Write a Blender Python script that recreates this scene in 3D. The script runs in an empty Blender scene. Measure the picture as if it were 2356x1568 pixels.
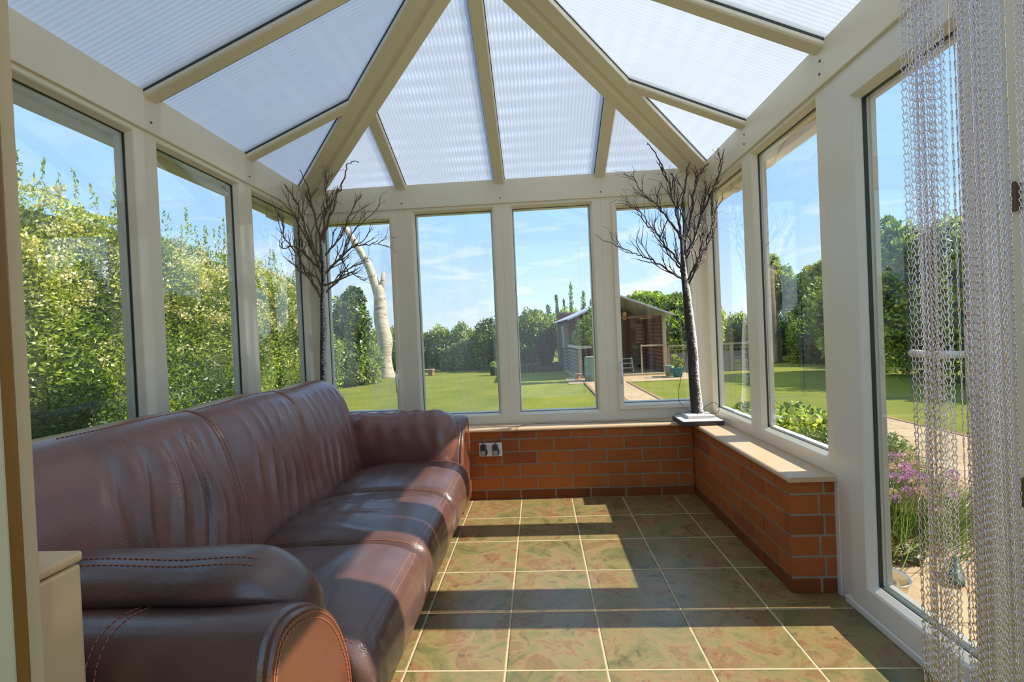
import bpy, bmesh, math, random
import numpy as np
from mathutils import Vector, Matrix, noise as mnoise

random.seed(7)
RNG = np.random.default_rng(7)
SC = bpy.context.scene
COL = SC.collection
PI = math.pi

# ------------------------------------------------------------------ helpers
ORIGIN = {}


def tag(o, label=None, cat=None, group=None, kind=None):
    if label: o['label'] = label
    if cat: o['category'] = cat
    if group: o['group'] = group
    if kind: o['kind'] = kind
    return o


def thing(name, label, cat, loc=(0, 0, 0), group=None, kind=None):
    o = bpy.data.objects.new(name, None)
    o.empty_display_size = 0.05
    COL.objects.link(o)
    o.location = loc
    ORIGIN[o.name] = Vector(loc)
    return tag(o, label, cat, group, kind)


def add_obj(name, me, mat, parent=None, origin=None):
    o = bpy.data.objects.new(name, me)
    COL.objects.link(o)
    if mat is not None:
        for m in (mat if isinstance(mat, (list, tuple)) else [mat]):
            me.materials.append(m)
    if parent is not None:
        o.parent = parent
        ORIGIN[o.name] = ORIGIN[parent.name]
    else:
        o.location = origin or (0, 0, 0)
        ORIGIN[o.name] = Vector(origin or (0, 0, 0))
    return o


class MB:
    """collects shapes in world coordinates, links them as ONE mesh object"""
    def __init__(self):
        self.v = []; self.f = []; self.c = []; self.col = None; self.mi = []; self.m = 0

    def setcol(self, c):
        self.col = c
        return self

    def add(self, vs, fs):
        b = len(self.v)
        self.v.extend([tuple(p) for p in vs])
        self.f.extend([tuple(i + b for i in f) for f in fs])
        self.mi.extend([self.m] * len(fs))
        self.c.extend([self.col or (1, 1, 1)] * len(vs))
        return self

    def box(self, x0, x1, y0, y1, z0, z1):
        vs = [(x, y, z) for z in (z0, z1) for y in (y0, y1) for x in (x0, x1)]
        return self.add(vs, [(0, 2, 3, 1), (4, 5, 7, 6), (0, 1, 5, 4), (2, 6, 7, 3), (0, 4, 6, 2), (1, 3, 7, 5)])

    def tube(self, pts, rad, n=8, cap=True):
        pts = [Vector(p) for p in pts]
        if not hasattr(rad, '__len__'): rad = [rad] * len(pts)
        vs = []; prev = None
        for i, p in enumerate(pts):
            d = (pts[min(i + 1, len(pts) - 1)] - pts[max(i - 1, 0)])
            if d.length < 1e-9: d = Vector((0, 0, 1))
            d.normalize()
            if prev is None:
                a = Vector((0, 0, 1)) if abs(d.z) < .9 else Vector((1, 0, 0))
                s = d.cross(a).normalized()
            else:
                s = prev - d * prev.dot(d)
                if s.length < 1e-6: s = d.orthogonal()
                s.normalize()
            prev = s
            t = d.cross(s)
            for k in range(n):
                an = 2 * PI * k / n
                vs.append(p + (s * math.cos(an) + t * math.sin(an)) * rad[i])
        fs = []
        for i in range(len(pts) - 1):
            for k in range(n):
                k2 = (k + 1) % n
                fs.append((i * n + k, i * n + k2, (i + 1) * n + k2, (i + 1) * n + k))
        if cap:
            fs.append(tuple(range(n - 1, -1, -1)))
            fs.append(tuple(range((len(pts) - 1) * n, len(pts) * n)))
        return self.add(vs, fs)

    def lathe(self, prof, c, n=24):
        vs = []; fs = []
        for r, z in prof:
            for k in range(n):
                an = 2 * PI * k / n
                vs.append((c[0] + r * math.cos(an), c[1] + r * math.sin(an), c[2] + z))
        for i in range(len(prof) - 1):
            for k in range(n):
                k2 = (k + 1) % n
                fs.append((i * n + k, i * n + k2, (i + 1) * n + k2, (i + 1) * n + k))
        return self.add(vs, fs)

    def prism(self, poly, axis, a, b):
        """poly of 2D points in the two other axes (x->(y,z), y->(x,z), z->(x,y))"""
        def P(p, s):
            return {'x': (s, p[0], p[1]), 'y': (p[0], s, p[1]), 'z': (p[0], p[1], s)}[axis]
        n = len(poly)
        vs = [P(p, a) for p in poly] + [P(p, b) for p in poly]
        fs = [tuple(range(n)), tuple(range(2 * n - 1, n - 1, -1))]
        for k in range(n):
            k2 = (k + 1) % n
            fs.append((k, k2, n + k2, n + k))
        return self.add(vs, fs)

    def bar(self, p0, p1, sec, side, up, p0off=None):
        """extrude section [(s,u)] from p0 to p1"""
        side = Vector(side); up = Vector(up)
        n = len(sec)
        vs = [Vector(p0) + side * s + up * u for s, u in sec] + [Vector(p1) + side * s + up * u for s, u in sec]
        fs = [tuple(range(n)), tuple(range(2 * n - 1, n - 1, -1))]
        for k in range(n):
            k2 = (k + 1) % n
            fs.append((k, k2, n + k2, n + k))
        return self.add(vs, fs)

    def grid(self, rows, closed_u=False, closed_v=False):
        """rows[v][u] of points"""
        nv = len(rows); nu = len(rows[0])
        vs = [p for r in rows for p in r]; fs = []
        for j in range(nv - (0 if closed_v else 1)):
            for i in range(nu - (0 if closed_u else 1)):
                i2 = (i + 1) % nu; j2 = (j + 1) % nv
                fs.append((j * nu + i, j * nu + i2, j2 * nu + i2, j2 * nu + i))
        return self.add(vs, fs)

    def xform(self, M):
        self.v = [tuple(M @ Vector(p)) for p in self.v]
        return self

    def build(self, name, mat, parent=None, origin=None, smooth=False, bevel=0, recalc=True, seg=2):
        O = ORIGIN[parent.name] if parent is not None else Vector(origin or (0, 0, 0))
        me = bpy.data.meshes.new(name)
        me.from_pydata([(p[0] - O.x, p[1] - O.y, p[2] - O.z) for p in self.v], [], self.f)
        if any(c != (1, 1, 1) for c in self.c):
            at = me.color_attributes.new('Col', 'FLOAT_COLOR', 'POINT')
            at.data.foreach_set('color', np.array([(c[0], c[1], c[2], 1) for c in self.c], np.float32).ravel())
        if any(self.mi):
            me.polygons.foreach_set('material_index', self.mi)
        if recalc:
            bm = bmesh.new(); bm.from_mesh(me)
            bmesh.ops.recalc_face_normals(bm, faces=bm.faces)
            bm.to_mesh(me); bm.free()
        if smooth:
            me.polygons.foreach_set('use_smooth', [True] * len(me.polygons))
        o = add_obj(name, me, mat, parent, origin)
        if bevel:
            m = o.modifiers.new('bevel', 'BEVEL'); m.width = bevel; m.segments = seg; m.limit_method = 'ANGLE'
            m.angle_limit = math.radians(40)
        return o


def mesh_quads(name, V, C, mat, parent=None, origin=None, F=None):
    """fast mesh from numpy: V (n*4,3) consecutive quads unless F given"""
    O = ORIGIN[parent.name] if parent is not None else Vector(origin or (0, 0, 0))
    V = np.asarray(V, np.float32) - np.array(O, np.float32)
    if F is None:
        F = np.arange(len(V), dtype=np.int32).reshape(-1, 4)
    me = bpy.data.meshes.new(name)
    me.vertices.add(len(V)); me.vertices.foreach_set('co', V.ravel())
    me.loops.add(F.size); me.loops.foreach_set('vertex_index', F.astype(np.int32).ravel())
    me.polygons.add(len(F))
    me.polygons.foreach_set('loop_start', np.arange(0, F.size, F.shape[1], dtype=np.int32))
    me.update(calc_edges=True)
    if C is not None:
        at = me.color_attributes.new('Col', 'FLOAT_COLOR', 'POINT')
        C4 = np.ones((len(V), 4), np.float32); C4[:, :3] = C
        at.data.foreach_set('color', C4.ravel())
    return add_obj(name, me, mat, parent, origin)


def catmull(pts, per=8, closed=False):
    out = []; n = len(pts)
    rng = range(n) if closed else range(n - 1)
    for i in rng:
        if closed:
            p = [pts[(i + k) % n] for k in (-1, 0, 1, 2)]
        else:
            p = [pts[max(i - 1, 0)], pts[i], pts[i + 1], pts[min(i + 2, n - 1)]]
        for k in range(per):
            t = k / per
            out.append(tuple(.5 * ((2 * p[1][d]) + (-p[0][d] + p[2][d]) * t + (2 * p[0][d] - 5 * p[1][d] + 4 * p[2][d] - p[3][d]) * t * t
                                   + (-p[0][d] + 3 * p[1][d] - 3 * p[2][d] + p[3][d]) * t ** 3) for d in range(len(p[0]))))
    if not closed: out.append(tuple(pts[-1]))
    return out


# ------------------------------------------------------------------ materials
def new_mat(name):
    m = bpy.data.materials.new(name); m.use_nodes = True
    nt = m.node_tree; nt.nodes.clear()
    out = nt.nodes.new('ShaderNodeOutputMaterial')
    return m, nt, out


class N:
    """tiny node helper"""
    def __init__(self, nt): self.nt = nt

    def __call__(self, typ, **kw):
        n = self.nt.nodes.new('ShaderNode' + typ)
        for k, v in kw.items():
            if k in n.inputs.keys(): self.set(n, k, v)
            else: setattr(n, k, v)
        return n

    def set(self, n, k, v):
        i = n.inputs[k]
        if hasattr(v, 'is_output') or hasattr(v, 'links') and hasattr(v, 'node'):
            self.nt.links.new(v, i)
        else:
            if hasattr(i.default_value, '__len__') and len(i.default_value) == 4 and len(v) == 3: v = (*v, 1)
            i.default_value = v

    def math(self, op, a, b=0.0, clamp=False):
        n = self.nt.nodes.new('ShaderNodeMath'); n.operation = op; n.use_clamp = clamp
        for i, x in enumerate((a, b)):
            if hasattr(x, 'node'): self.nt.links.new(x, n.inputs[i])
            else: n.inputs[i].default_value = x
        return n.outputs[0]

    def mix(self, f, a, b):
        n = self.nt.nodes.new('ShaderNodeMix'); n.data_type = 'RGBA'
        for i, x in ((0, f), (6, a), (7, b)):
            if hasattr(x, 'node'): self.nt.links.new(x, n.inputs[i])
            else: n.inputs[i].default_value = x if not hasattr(x, '__len__') else (*x[:3], 1)
        return n.outputs[2]

    def mixs(self, f, a, b):
        n = self.nt.nodes.new('ShaderNodeMixShader')
        if hasattr(f, 'node'): self.nt.links.new(f, n.inputs[0])
        else: n.inputs[0].default_value = f
        self.nt.links.new(a, n.inputs[1]); self.nt.links.new(b, n.inputs[2])
        return n.outputs[0]

    def ramp(self, f, stops):
        n = self.nt.nodes.new('ShaderNodeValToRGB')
        el = n.color_ramp.elements
        while len(el) < len(stops): el.new(0.5)
        for e, (p, c) in zip(el, stops):
            e.position = p; e.color = (*c[:3], 1) if hasattr(c, '__len__') else (c, c, c, 1)
        self.nt.links.new(f, n.inputs[0])
        return n.outputs[0]

    def objco(self, scale=None):
        tc = self.nt.nodes.new('ShaderNodeTexCoord').outputs['Object']
        if scale is None: return tc
        mp = self.nt.nodes.new('ShaderNodeMapping'); mp.inputs['Scale'].default_value = scale
        self.nt.links.new(tc, mp.inputs[0])
        return mp.outputs[0]

    def noise(self, co, scale, detail=3, rough=.55, out='Fac', dist=0.0):
        n = self.nt.nodes.new('ShaderNodeTexNoise')
        n.inputs['Scale'].default_value = scale; n.inputs['Detail'].default_value = detail
        n.inputs['Roughness'].default_value = rough; n.inputs['Distortion'].default_value = dist
        if co is not None: self.nt.links.new(co, n.inputs['Vector'])
        return n.outputs[out]

    def bump(self, h, strength=.3, dist=.01):
        n = self.nt.nodes.new('ShaderNodeBump'); n.inputs['Strength'].default_value = strength
        n.inputs['Distance'].default_value = dist
        self.nt.links.new(h, n.inputs['Height'])
        return n.outputs[0]

    def out(self, sh):
        o = [x for x in self.nt.nodes if x.type == 'OUTPUT_MATERIAL'][0]
        self.nt.links.new(sh, o.inputs[0])


def simple(name, col, rough=.5, metal=0., var=.12, nscale=14, bump=0., bscale=60, spec=.5, usecol=False, coat=0., stretch=None):
    m, nt, out = new_mat(name); n = N(nt)
    co = n.objco(stretch)
    f = n.noise(co, nscale, 4)
    base = tuple(col)
    c = n.mix(f, tuple(x * (1 - var) for x in base), tuple(min(1, x * (1 + var)) for x in base))
    if usecol:
        a = nt.nodes.new('ShaderNodeVertexColor'); a.layer_name = 'Col'
        mm = nt.nodes.new('ShaderNodeMix'); mm.data_type = 'RGBA'; mm.blend_type = 'MULTIPLY'; mm.inputs[0].default_value = 1
        nt.links.new(c, mm.inputs[6]); nt.links.new(a.outputs[0], mm.inputs[7]); c = mm.outputs[2]
    b = n('BsdfPrincipled', **{'Base Color': c, 'Roughness': rough, 'Metallic': metal})
    b.inputs['Specular IOR Level'].default_value = spec
    b.inputs['Coat Weight'].default_value = coat
    if bump:
        nt.links.new(n.bump(n.noise(co, bscale, 4), bump, .01), b.inputs['Normal'])
    n.out(b.outputs[0])
    return m


def leaf_mat(name, trans=.5, gloss=.06):
    m, nt, out = new_mat(name); n = N(nt)
    a = nt.nodes.new('ShaderNodeVertexColor'); a.layer_name = 'Col'
    d = n('BsdfDiffuse', Color=a.outputs[0]); t = n('BsdfTranslucent', Color=a.outputs[0])
    g = n('BsdfGlossy', Roughness=.45); g.inputs['Color'].default_value = (1, 1, 1, 1)
    s = n.mixs(trans, d.outputs[0], t.outputs[0])
    n.out(n.mixs(gloss, s, g.outputs[0]))
    return m


def leather(name, col, dark):
    m, nt, out = new_mat(name); n = N(nt)
    co = n.objco()
    f1 = n.noise(co, 5, 4, .6); f2 = n.noise(co, 40, 3)
    c = n.mix(n.math('MULTIPLY', n.math('SUBTRACT', f1, .3), 2.0, True), dark, col)
    c = n.mix(n.math('MULTIPLY', f2, .35), c, tuple(x * .75 for x in dark))
    b = n('BsdfPrincipled', **{'Base Color': c})
    r = n.math('ADD', n.math('MULTIPLY', f1, .20), .20)
    nt.links.new(r, b.inputs['Roughness'])
    b.inputs['Specular IOR Level'].default_value = .8
    b.inputs['Coat Weight'].default_value = .25; b.inputs['Coat Roughness'].default_value = .22
    v = n('TexVoronoi', Scale=260.); nt.links.new(co, v.inputs['Vector'])
    h = n.math('ADD', n.math('MULTIPLY', v.outputs['Distance'], .35), n.math('MULTIPLY', n.noise(co, 11, 5, .6), 1.6))
    nt.links.new(n.bump(h, .22, .006), b.inputs['Normal'])
    n.out(b.outputs[0])
    return m


def glass(name, mist=0., streak=(0, 0, 0), tint=(.93, .965, .96), refl=1.0):
    """thin double-glazed pane: see-through with angle-dependent reflection, optionally misted between the sheets"""
    m, nt, out = new_mat(name); n = N(nt)
    lw = n('LayerWeight', Blend=.5)
    f5 = n.math('POWER', lw.outputs['Facing'], 4.0)
    fac = n.math('ADD', n.math('MULTIPLY', f5, .8 * refl), .075 * refl, True)
    tr = n('BsdfTransparent', Color=tint); gl = n('BsdfGlossy', Roughness=0.0, Color=(.95, .97, .97))
    s = n.mixs(fac, tr.outputs[0], gl.outputs[0])
    if mist:
        co = n.objco((1.5, 1.5, .35))
        mp = nt.nodes.new('ShaderNodeMapping'); mp.inputs['Location'].default_value = streak
        nt.links.new(co, mp.inputs[0])
        k = n.noise(mp.outputs[0], 1.7, 4, .6)
        k2 = n.noise(n.objco(), 25, 4, .7)
        k = n.ramp(k, [(.46, 0.), (.68, 1.)])
        k = n.math('MULTIPLY', n.math('MULTIPLY', k, n.math('ADD', k2, .45)), mist, True)
        d = n('BsdfDiffuse', Color=(.82, .83, .8)); t = n('BsdfTranslucent', Color=(.85, .87, .83))
        s = n.mixs(k, s, n.mixs(.55, d.outputs[0], t.outputs[0]))
    n.out(s)
    return m


def polycarbonate(name, axis):
    """twin-wall roofing sheet, flutes running up the slope"""
    m, nt, out = new_mat(name); n = N(nt)
    co = n.objco(); sp = n('SeparateXYZ'); nt.links.new(co, sp.inputs[0])
    u = sp.outputs['X' if axis == 'x' else 'Y']; v = sp.outputs['Y' if axis == 'x' else 'X']
    st = n.math('SINE', n.math('MULTIPLY', u, 2 * PI / .021))
    st = n.math('ADD', n.math('MULTIPLY', st, .5), .5)
    rows = n.math('ADD', n.math('MULTIPLY', n.math('SINE', n.math('MULTIPLY', v, 2 * PI / .085)), .5), .5)
    blot = n.ramp(n.noise(n.objco((1, 1, 1)), 1.6, 3), [(.38, 0.), (.62, 1.)])
    fine = n.noise(n.objco((9, .6, .6) if axis == 'x' else (.6, 9, .6)), 3, 3)
    dash = n.math('MULTIPLY', n.math('MULTIPLY', n.math('POWER', st, 1.5), n.math('POWER', rows, 1.6)), blot)
    see = n.math('ADD', n.math('MULTIPLY', dash, .5 if axis == 'x' else .18), n.math('MULTIPLY', fine, .10))
    see = n.math('ADD', see, .10, True)
    tone = n.mix(st, (.70, .715, .74), (.56, .59, .63))
    t = n('BsdfTranslucent', Color=tone); d = n('BsdfDiffuse', Color=(.60, .63, .66))
    tr = n('BsdfTransparent', Color=(.80, .88, .97)); g = n('BsdfGlossy', Roughness=.12, Color=(.9, .9, .9))
    s = n.mixs(.28, t.outputs[0], d.outputs[0])
    s = n.mixs(see, s, tr.outputs[0])
    s = n.mixs(.05, s, g.outputs[0])
    n.out(s)
    return m


def tile_floor(name, P):
    m, nt, out = new_mat(name); n = N(nt)
    co = n.objco(); sp = n('SeparateXYZ'); nt.links.new(co, sp.inputs[0])
    ed = []; idx = []
    for a in 'XY':
        q = n.math('DIVIDE', sp.outputs[a], P)
        fr = n.math('FRACT', q); idx.append(n.math('FLOOR', q))
        ed.append(n.math('MINIMUM', fr, n.math('SUBTRACT', 1., fr)))
    e = n.math('MINIMUM', ed[0], ed[1])
    grout = n.math('LESS_THAN', e, .0095)
    soft = n.ramp(e, [(.007, 0.), (.020, 1.)])
    cb = n('CombineXYZ'); nt.links.new(n.math('MULTIPLY', idx[0], 3.7), cb.inputs[0]); nt.links.new(n.math('MULTIPLY', idx[1], 5.3), cb.inputs[1])
    va = n('VectorMath', operation='ADD'); nt.links.new(co, va.inputs[0]); nt.links.new(cb.outputs[0], va.inputs[1])
    f = n.noise(va.outputs[0], 5.5, 8, .68, dist=.7)
    g = n.noise(va.outputs[0], 12, 6, .7, dist=1.2)
    c = n.ramp(f, [(.27, (.035, .045, .018)), (.37, (.09, .105, .038)), (.45, (.20, .175, .062)), (.52, (.30, .205, .088)), (.58, (.23, .095, .042)), (.64, (.20, .155, .055)), (.72, (.15, .055, .02)), (.8, (.05, .03, .018))])
    c2 = n.ramp(g, [(.36, (.045, .04, .02)), (.45, (.28, .15, .07)), (.55, (.17, .175, .065)), (.66, (.22, .085, .035))])
    c = n.mix(.42, c, c2)
    c = n.mix(grout, c, (.50, .40, .25))
    b = n('BsdfPrincipled', **{'Base Color': c})
    r = n.math('ADD', n.math('MULTIPLY', g, .25), n.math('ADD', .17, n.math('MULTIPLY', grout, .5)))
    nt.links.new(r, b.inputs['Roughness'])
    b.inputs['Specular IOR Level'].default_value = .6
    h = n.math('ADD', n.math('MULTIPLY', soft, 1.), n.math('MULTIPLY', f, .35))
    nt.links.new(n.bump(h, .5, .004), b.inputs['Normal'])
    n.out(b.outputs[0])
    return m


M = {}
M['pvc'] = simple('cream_pvc', (.82, .745, .60), .33, var=.05, nscale=3, spec=.45)
M['pvc_grey'] = simple('white_pvc', (.79, .75, .67), .3, var=.04, nscale=3, spec=.45)
M['gasket'] = simple('black_rubber', (.03, .045, .04), .55, var=.2)
M['glasst'] = glass('clear_glass')
M['glass_mist'] = glass('misted_glass', .5, (2.3, 0, .4))
M['glass_mist2'] = glass('lightly_misted_glass', .22, (5.1, 1, .2))
M['glass_left'] = glass('hedge_side_glass', .10, (1.1, 3, .6), refl=1.3)
M['poly_x'] = polycarbonate('fluted_roof_sheet_end', 'x')
M['poly_y'] = polycarbonate('fluted_roof_sheet_side', 'y')
M['tile'] = tile_floor('slate_look_tiles', .338)
M['brick'] = simple('red_brick', (1, 1, 1), .85, var=.28, nscale=22, bump=.5, bscale=120, spec=.2, usecol=True)
M['mortar'] = simple('grey_mortar', (.33, .26, .18), .95, var=.2, nscale=30, bump=.6, bscale=90, spec=.1)
M['sill'] = simple('pale_wood_sill', (.60, .41, .25), .42, var=.06, nscale=4, stretch=(1, 1, 1))
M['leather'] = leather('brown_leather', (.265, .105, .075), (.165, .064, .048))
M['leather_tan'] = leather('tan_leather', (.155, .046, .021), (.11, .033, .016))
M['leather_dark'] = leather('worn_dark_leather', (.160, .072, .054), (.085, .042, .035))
M['thread'] = simple('orange_thread', (.42, .13, .06), .7)
M['screw'] = simple('rusty_screw', (.10, .06, .035), .5)
M['plastic_white'] = simple('white_plastic', (.80, .78, .72), .35, var=.03)
M['plastic_black'] = simple('black_plastic', (.02, .02, .022), .4, var=.2)
M['label_grey'] = simple('grey_sticker', (.33, .31, .27), .6, var=.35, nscale=300)
M['chain'] = simple('aluminium_wire', (.74, .61, .57), .20, metal=1., var=.05)
M['chrome'] = simple('brushed_steel', (.72, .68, .60), .16, metal=1., var=.08)
M['twig'] = None
M['wood_brown'] = simple('dark_varnished_wood', (.26, .12, .02), .35, var=.25, nscale=9, stretch=(6, 6, .6))
M['plaster'] = simple('cream_plaster', (.56, .49, .31), .8, var=.06, nscale=6, bump=.1)
M['cream_paint'] = simple('cream_paint', (.62, .47, .27), .5, var=.06, nscale=5)
M['bisque'] = simple('beige_plastic', (.70, .47, .25), .4, var=.04, nscale=5)
M['leaf'] = leaf_mat('leaves')
M['petal'] = leaf_mat('petals', .3, .03)
M['bark'] = simple('tree_bark', (.16, .11, .07), .9, var=.4, nscale=12, bump=.6, bscale=30, spec=.1)
M['stem'] = simple('green_stem', (.16, .20, .06), .7, var=.3)


def twig_mat():
    m, nt, out = new_mat('frosted_twig'); n = N(nt)
    co = n.objco()
    f = n.noise(co, 90, 4, .7); g = n.noise(n.objco((1, 1, .4)), 16, 3)
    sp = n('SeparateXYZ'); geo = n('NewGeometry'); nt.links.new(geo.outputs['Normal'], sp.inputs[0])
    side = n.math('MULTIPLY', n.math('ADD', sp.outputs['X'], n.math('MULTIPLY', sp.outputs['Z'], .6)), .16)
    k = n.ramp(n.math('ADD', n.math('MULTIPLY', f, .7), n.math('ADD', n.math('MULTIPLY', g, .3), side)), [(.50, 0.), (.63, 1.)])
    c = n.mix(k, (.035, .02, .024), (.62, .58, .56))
    b = n('BsdfPrincipled', **{'Base Color': c, 'Roughness': .75})
    n.out(b.outputs[0])
    return m


M['twig'] = twig_mat()
M['twig_light'] = simple('grey_brown_twig', (.16, .12, .09), .7, var=.5, nscale=60)
M['frost_white'] = simple('frosted_board', (.66, .63, .60), .8, var=.2, nscale=60)
M['dark_board'] = simple('dark_speckled_board', (.05, .042, .045), .7, var=.7, nscale=90)


def birch_mat():
    m, nt, out = new_mat('birch_bark'); n = N(nt)
    f = n.noise(n.objco((1, 1, 4)), 3.2, 5, .65)
    c = n.ramp(f, [(.30, (.12, .08, .05)), (.44, (.44, .36, .26)), (.7, (.56, .49, .39))])
    b = n('BsdfPrincipled', **{'Base Color': c, 'Roughness': .8})
    nt.links.new(n.bump(f, .5, .05), b.inputs['Normal'])
    n.out(b.outputs[0])
    return m


M['birch'] = birch_mat()


def grass_mat():
    m, nt, out = new_mat('lawn_grass'); n = N(nt)
    co = n.objco()
    f = n.noise(co, .9, 5, .65); g = n.noise(n.objco((1, 2.2, 1)), 9, 5, .7); h = n.noise(co, 90, 3, .7)
    c = n.mix(n.ramp(f, [(.3, 0.), (.7, 1.)]), (.19, .215, .024), (.37, .33, .055))
    c = n.mix(n.math('MULTIPLY', g, .55), c, (.11, .18, .016))
    c = n.mix(n.math('MULTIPLY', n.ramp(h, [(.5, 0.), (.75, 1.)]), .4), c, (.30, .27, .08))
    b = n('BsdfPrincipled', **{'Base Color': c, 'Roughness': .9})
    b.inputs['Specular IOR Level'].default_value = .15
    nt.links.new(n.bump(n.math('ADD', g, h), .8, .03), b.inputs['Normal'])
    n.out(b.outputs[0])
    return m


def paving_mat(name, w, col, rot=0):
    m, nt, out = new_mat(name); n = N(nt)
    br = n('TexBrick'); nt.links.new(n.objco(), br.inputs['Vector'])
    br.offset = .5
    br.inputs['Scale'].default_value = 1.; br.inputs['Brick Width'].default_value = w; br.inputs['Row Height'].default_value = w * .66
    br.inputs['Mortar Size'].default_value = .008; br.inputs['Mortar Smooth'].default_value = .3
    br.inputs['Color1'].default_value = (*col, 1); br.inputs['Color2'].default_value = (col[0] * .86, col[1] * .83, col[2] * .8, 1)
    br.inputs['Mortar'].default_value = (col[0] * .5, col[1] * .45, col[2] * .4, 1)
    f = n.noise(n.objco(), 11, 6, .7)
    c = n.mix(n.ramp(f, [(.42, 0.), (.72, .7)]), br.outputs[0], (col[0] * .75, col[1] * .55, col[2] * .42))
    b = n('BsdfPrincipled', **{'Base Color': c, 'Roughness': .9})
    b.inputs['Specular IOR Level'].default_value = .2
    nt.links.new(n.bump(f, .5, .02), b.inputs['Normal'])
    n.out(b.outputs[0])
    return m


M['grass'] = grass_mat()
M['paving'] = paving_mat('sandstone_paving', .62, (.50, .375, .23))
M['soil'] = simple('dark_soil', (.05, .034, .022), .95, var=.4, nscale=20, bump=.6)
M['edging'] = simple('brick_path_edging', (.28, .15, .08), .9, var=.3, nscale=12)
M['log_red'] = simple('red_brown_logs', (.19, .065, .036), .6, var=.35, nscale=6, stretch=(1, 1, 6))
M['log_grey'] = simple('grey_weathered_logs', (.24, .20, .19), .8, var=.25, nscale=6, stretch=(1, 1, 6))
M['log_half'] = simple('half_round_log_edging', (.27, .15, .09), .8, var=.3, nscale=12)
M['post'] = simple('pale_timber', (.44, .33, .20), .7, var=.2, nscale=8)
M['sheet'] = simple('grey_roof_sheet', (.46, .46, .50), .5, var=.06)
M['white_wood'] = simple('whitened_timber', (.62, .56, .46), .7, var=.15)
M['shed_glass'] = simple('dark_shed_glass', (.35, .42, .50), .12, var=.2, spec=.8)
M['sage'] = simple('sage_green_plastic', (.20, .265, .185), .5, var=.12)
M['teal'] = simple('teal_glaze', (.02, .16, .18), .25, var=.2)
M['dark_green'] = simple('dark_green_plastic', (.02, .06, .045), .5, var=.2)
M['brass'] = simple('aged_brass', (.45, .27, .08), .3, metal=.9, var=.2)
M['rust'] = simple('rusty_wood_spool', (.36, .16, .06), .8, var=.2)
M['stone'] = simple('grey_stone', (.42, .38, .33), .9, var=.3, nscale=20, bump=.6)
M['ochre_timber'] = simple('ochre_timber', (.30, .18, .06), .7, var=.3, nscale=12)
M['blackish'] = simple('gap_shade_black', (.010, .008, .007), .8)

# ------------------------------------------------------------------ camera
C0 = Vector((.4952, -3.2866, 1.1168))
yaw, pitch, roll = .05469646, -.0109505, -.04406609
fw = Vector((-math.sin(yaw) * math.cos(pitch), math.cos(yaw) * math.cos(pitch), math.sin(pitch)))
r0 = Vector((math.cos(yaw), math.sin(yaw), 0)); u0 = r0.cross(fw)
rr = r0 * math.cos(roll) + u0 * math.sin(roll); uu = -r0 * math.sin(roll) + u0 * math.cos(roll)
cam = bpy.data.cameras.new('camera'); cam.sensor_width = 36; cam.sensor_fit = 'HORIZONTAL'
cam.lens = 1111.27 * 36 / 2356; cam.clip_start = .02; cam.clip_end = 500
co = bpy.data.objects.new('camera', cam); COL.objects.link(co)
co.matrix_world = Matrix(((rr.x, uu.x, -fw.x, C0.x), (rr.y, uu.y, -fw.y, C0.y), (rr.z, uu.z, -fw.z, C0.z), (0, 0, 0, 1)))
SC.camera = co

# ------------------------------------------------------------------ light
SUN_ELEV = math.radians(38.5)
sun = bpy.data.lights.new('sun', 'SUN'); sun.energy = 8.2; sun.angle = math.radians(.55); sun.color = (1, .93, .80)
so = bpy.data.objects.new('sun', sun); COL.objects.link(so)
dirv = Vector((-math.cos(SUN_ELEV), 0.0, -math.sin(SUN_ELEV)))
so.rotation_euler = dirv.to_track_quat('-Z', 'Y').to_euler(); so.location = (8, 0, 9)

w = bpy.data.worlds.new('sky'); SC.world = w; w.use_nodes = True
nt = w.node_tree; nt.nodes.clear(); n = N(nt)
tc = nt.nodes.new('ShaderNodeTexCoord').outputs['Generated']
sp = n('SeparateXYZ'); nt.links.new(tc, sp.inputs[0])
grad = n.ramp(sp.outputs['Z'], [(0.0, (.80, .92, 1.0)), (.07, (.66, .86, 1.06)), (.20, (.44, .71, 1.08)), (.42, (.33, .61, 1.05)), (1., (.30, .58, 1.0))])
mp = nt.nodes.new('ShaderNodeMapping'); mp.inputs['Scale'].default_value = (2.2, 2.2, 11); mp.inputs['Location'].default_value = (.8, .35, .2)
nt.links.new(tc, mp.inputs[0])
cl = n.noise(mp.outputs[0], 2.6, 7, .58, dist=.5)
cmask = n.ramp(cl, [(.52, 0.), (.72, 1.)])
band = n.ramp(sp.outputs['Z'], [(.0, .25), (.05, .75), (.17, .45), (.30, .10), (.5, .55), (1., .6)])
skyc = n.mix(n.math('MULTIPLY', cmask, band), grad, (1.15, 1.08, 1.05))
bg = n('Background', Strength=1.0); nt.links.new(skyc, bg.inputs[0])
wo = nt.nodes.new('ShaderNodeOutputWorld'); nt.links.new(bg.outputs[0], wo.inputs[0])

SC.view_settings.view_transform = 'Standard'
SC.view_settings.look = 'None'
SC.view_settings.exposure = 0.27
SC.view_settings.gamma = 1.0
SC.cycles.max_bounces = 10; SC.cycles.transparent_max_bounces = 24
SC.cycles.diffuse_bounces = 5; SC.cycles.glossy_bounces = 4
SC.cycles.caustics_reflective = False; SC.cycles.caustics_refractive = False
SC.cycles.sample_clamp_indirect = 6
SC.cycles.use_denoising = True

# ------------------------------------------------------------------ room shell
YW, XR, XL = .18, 1.685, -1.155
YF = -2.62                       # face of the house wall
Z_SILL, Z_BEAM, Z_EAVE = .487, 2.066, 2.235
SLOPE = .43
XC = (XR + XL) / 2

S = lambda o, label, cat: tag(o, label, cat, kind='structure')

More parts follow.
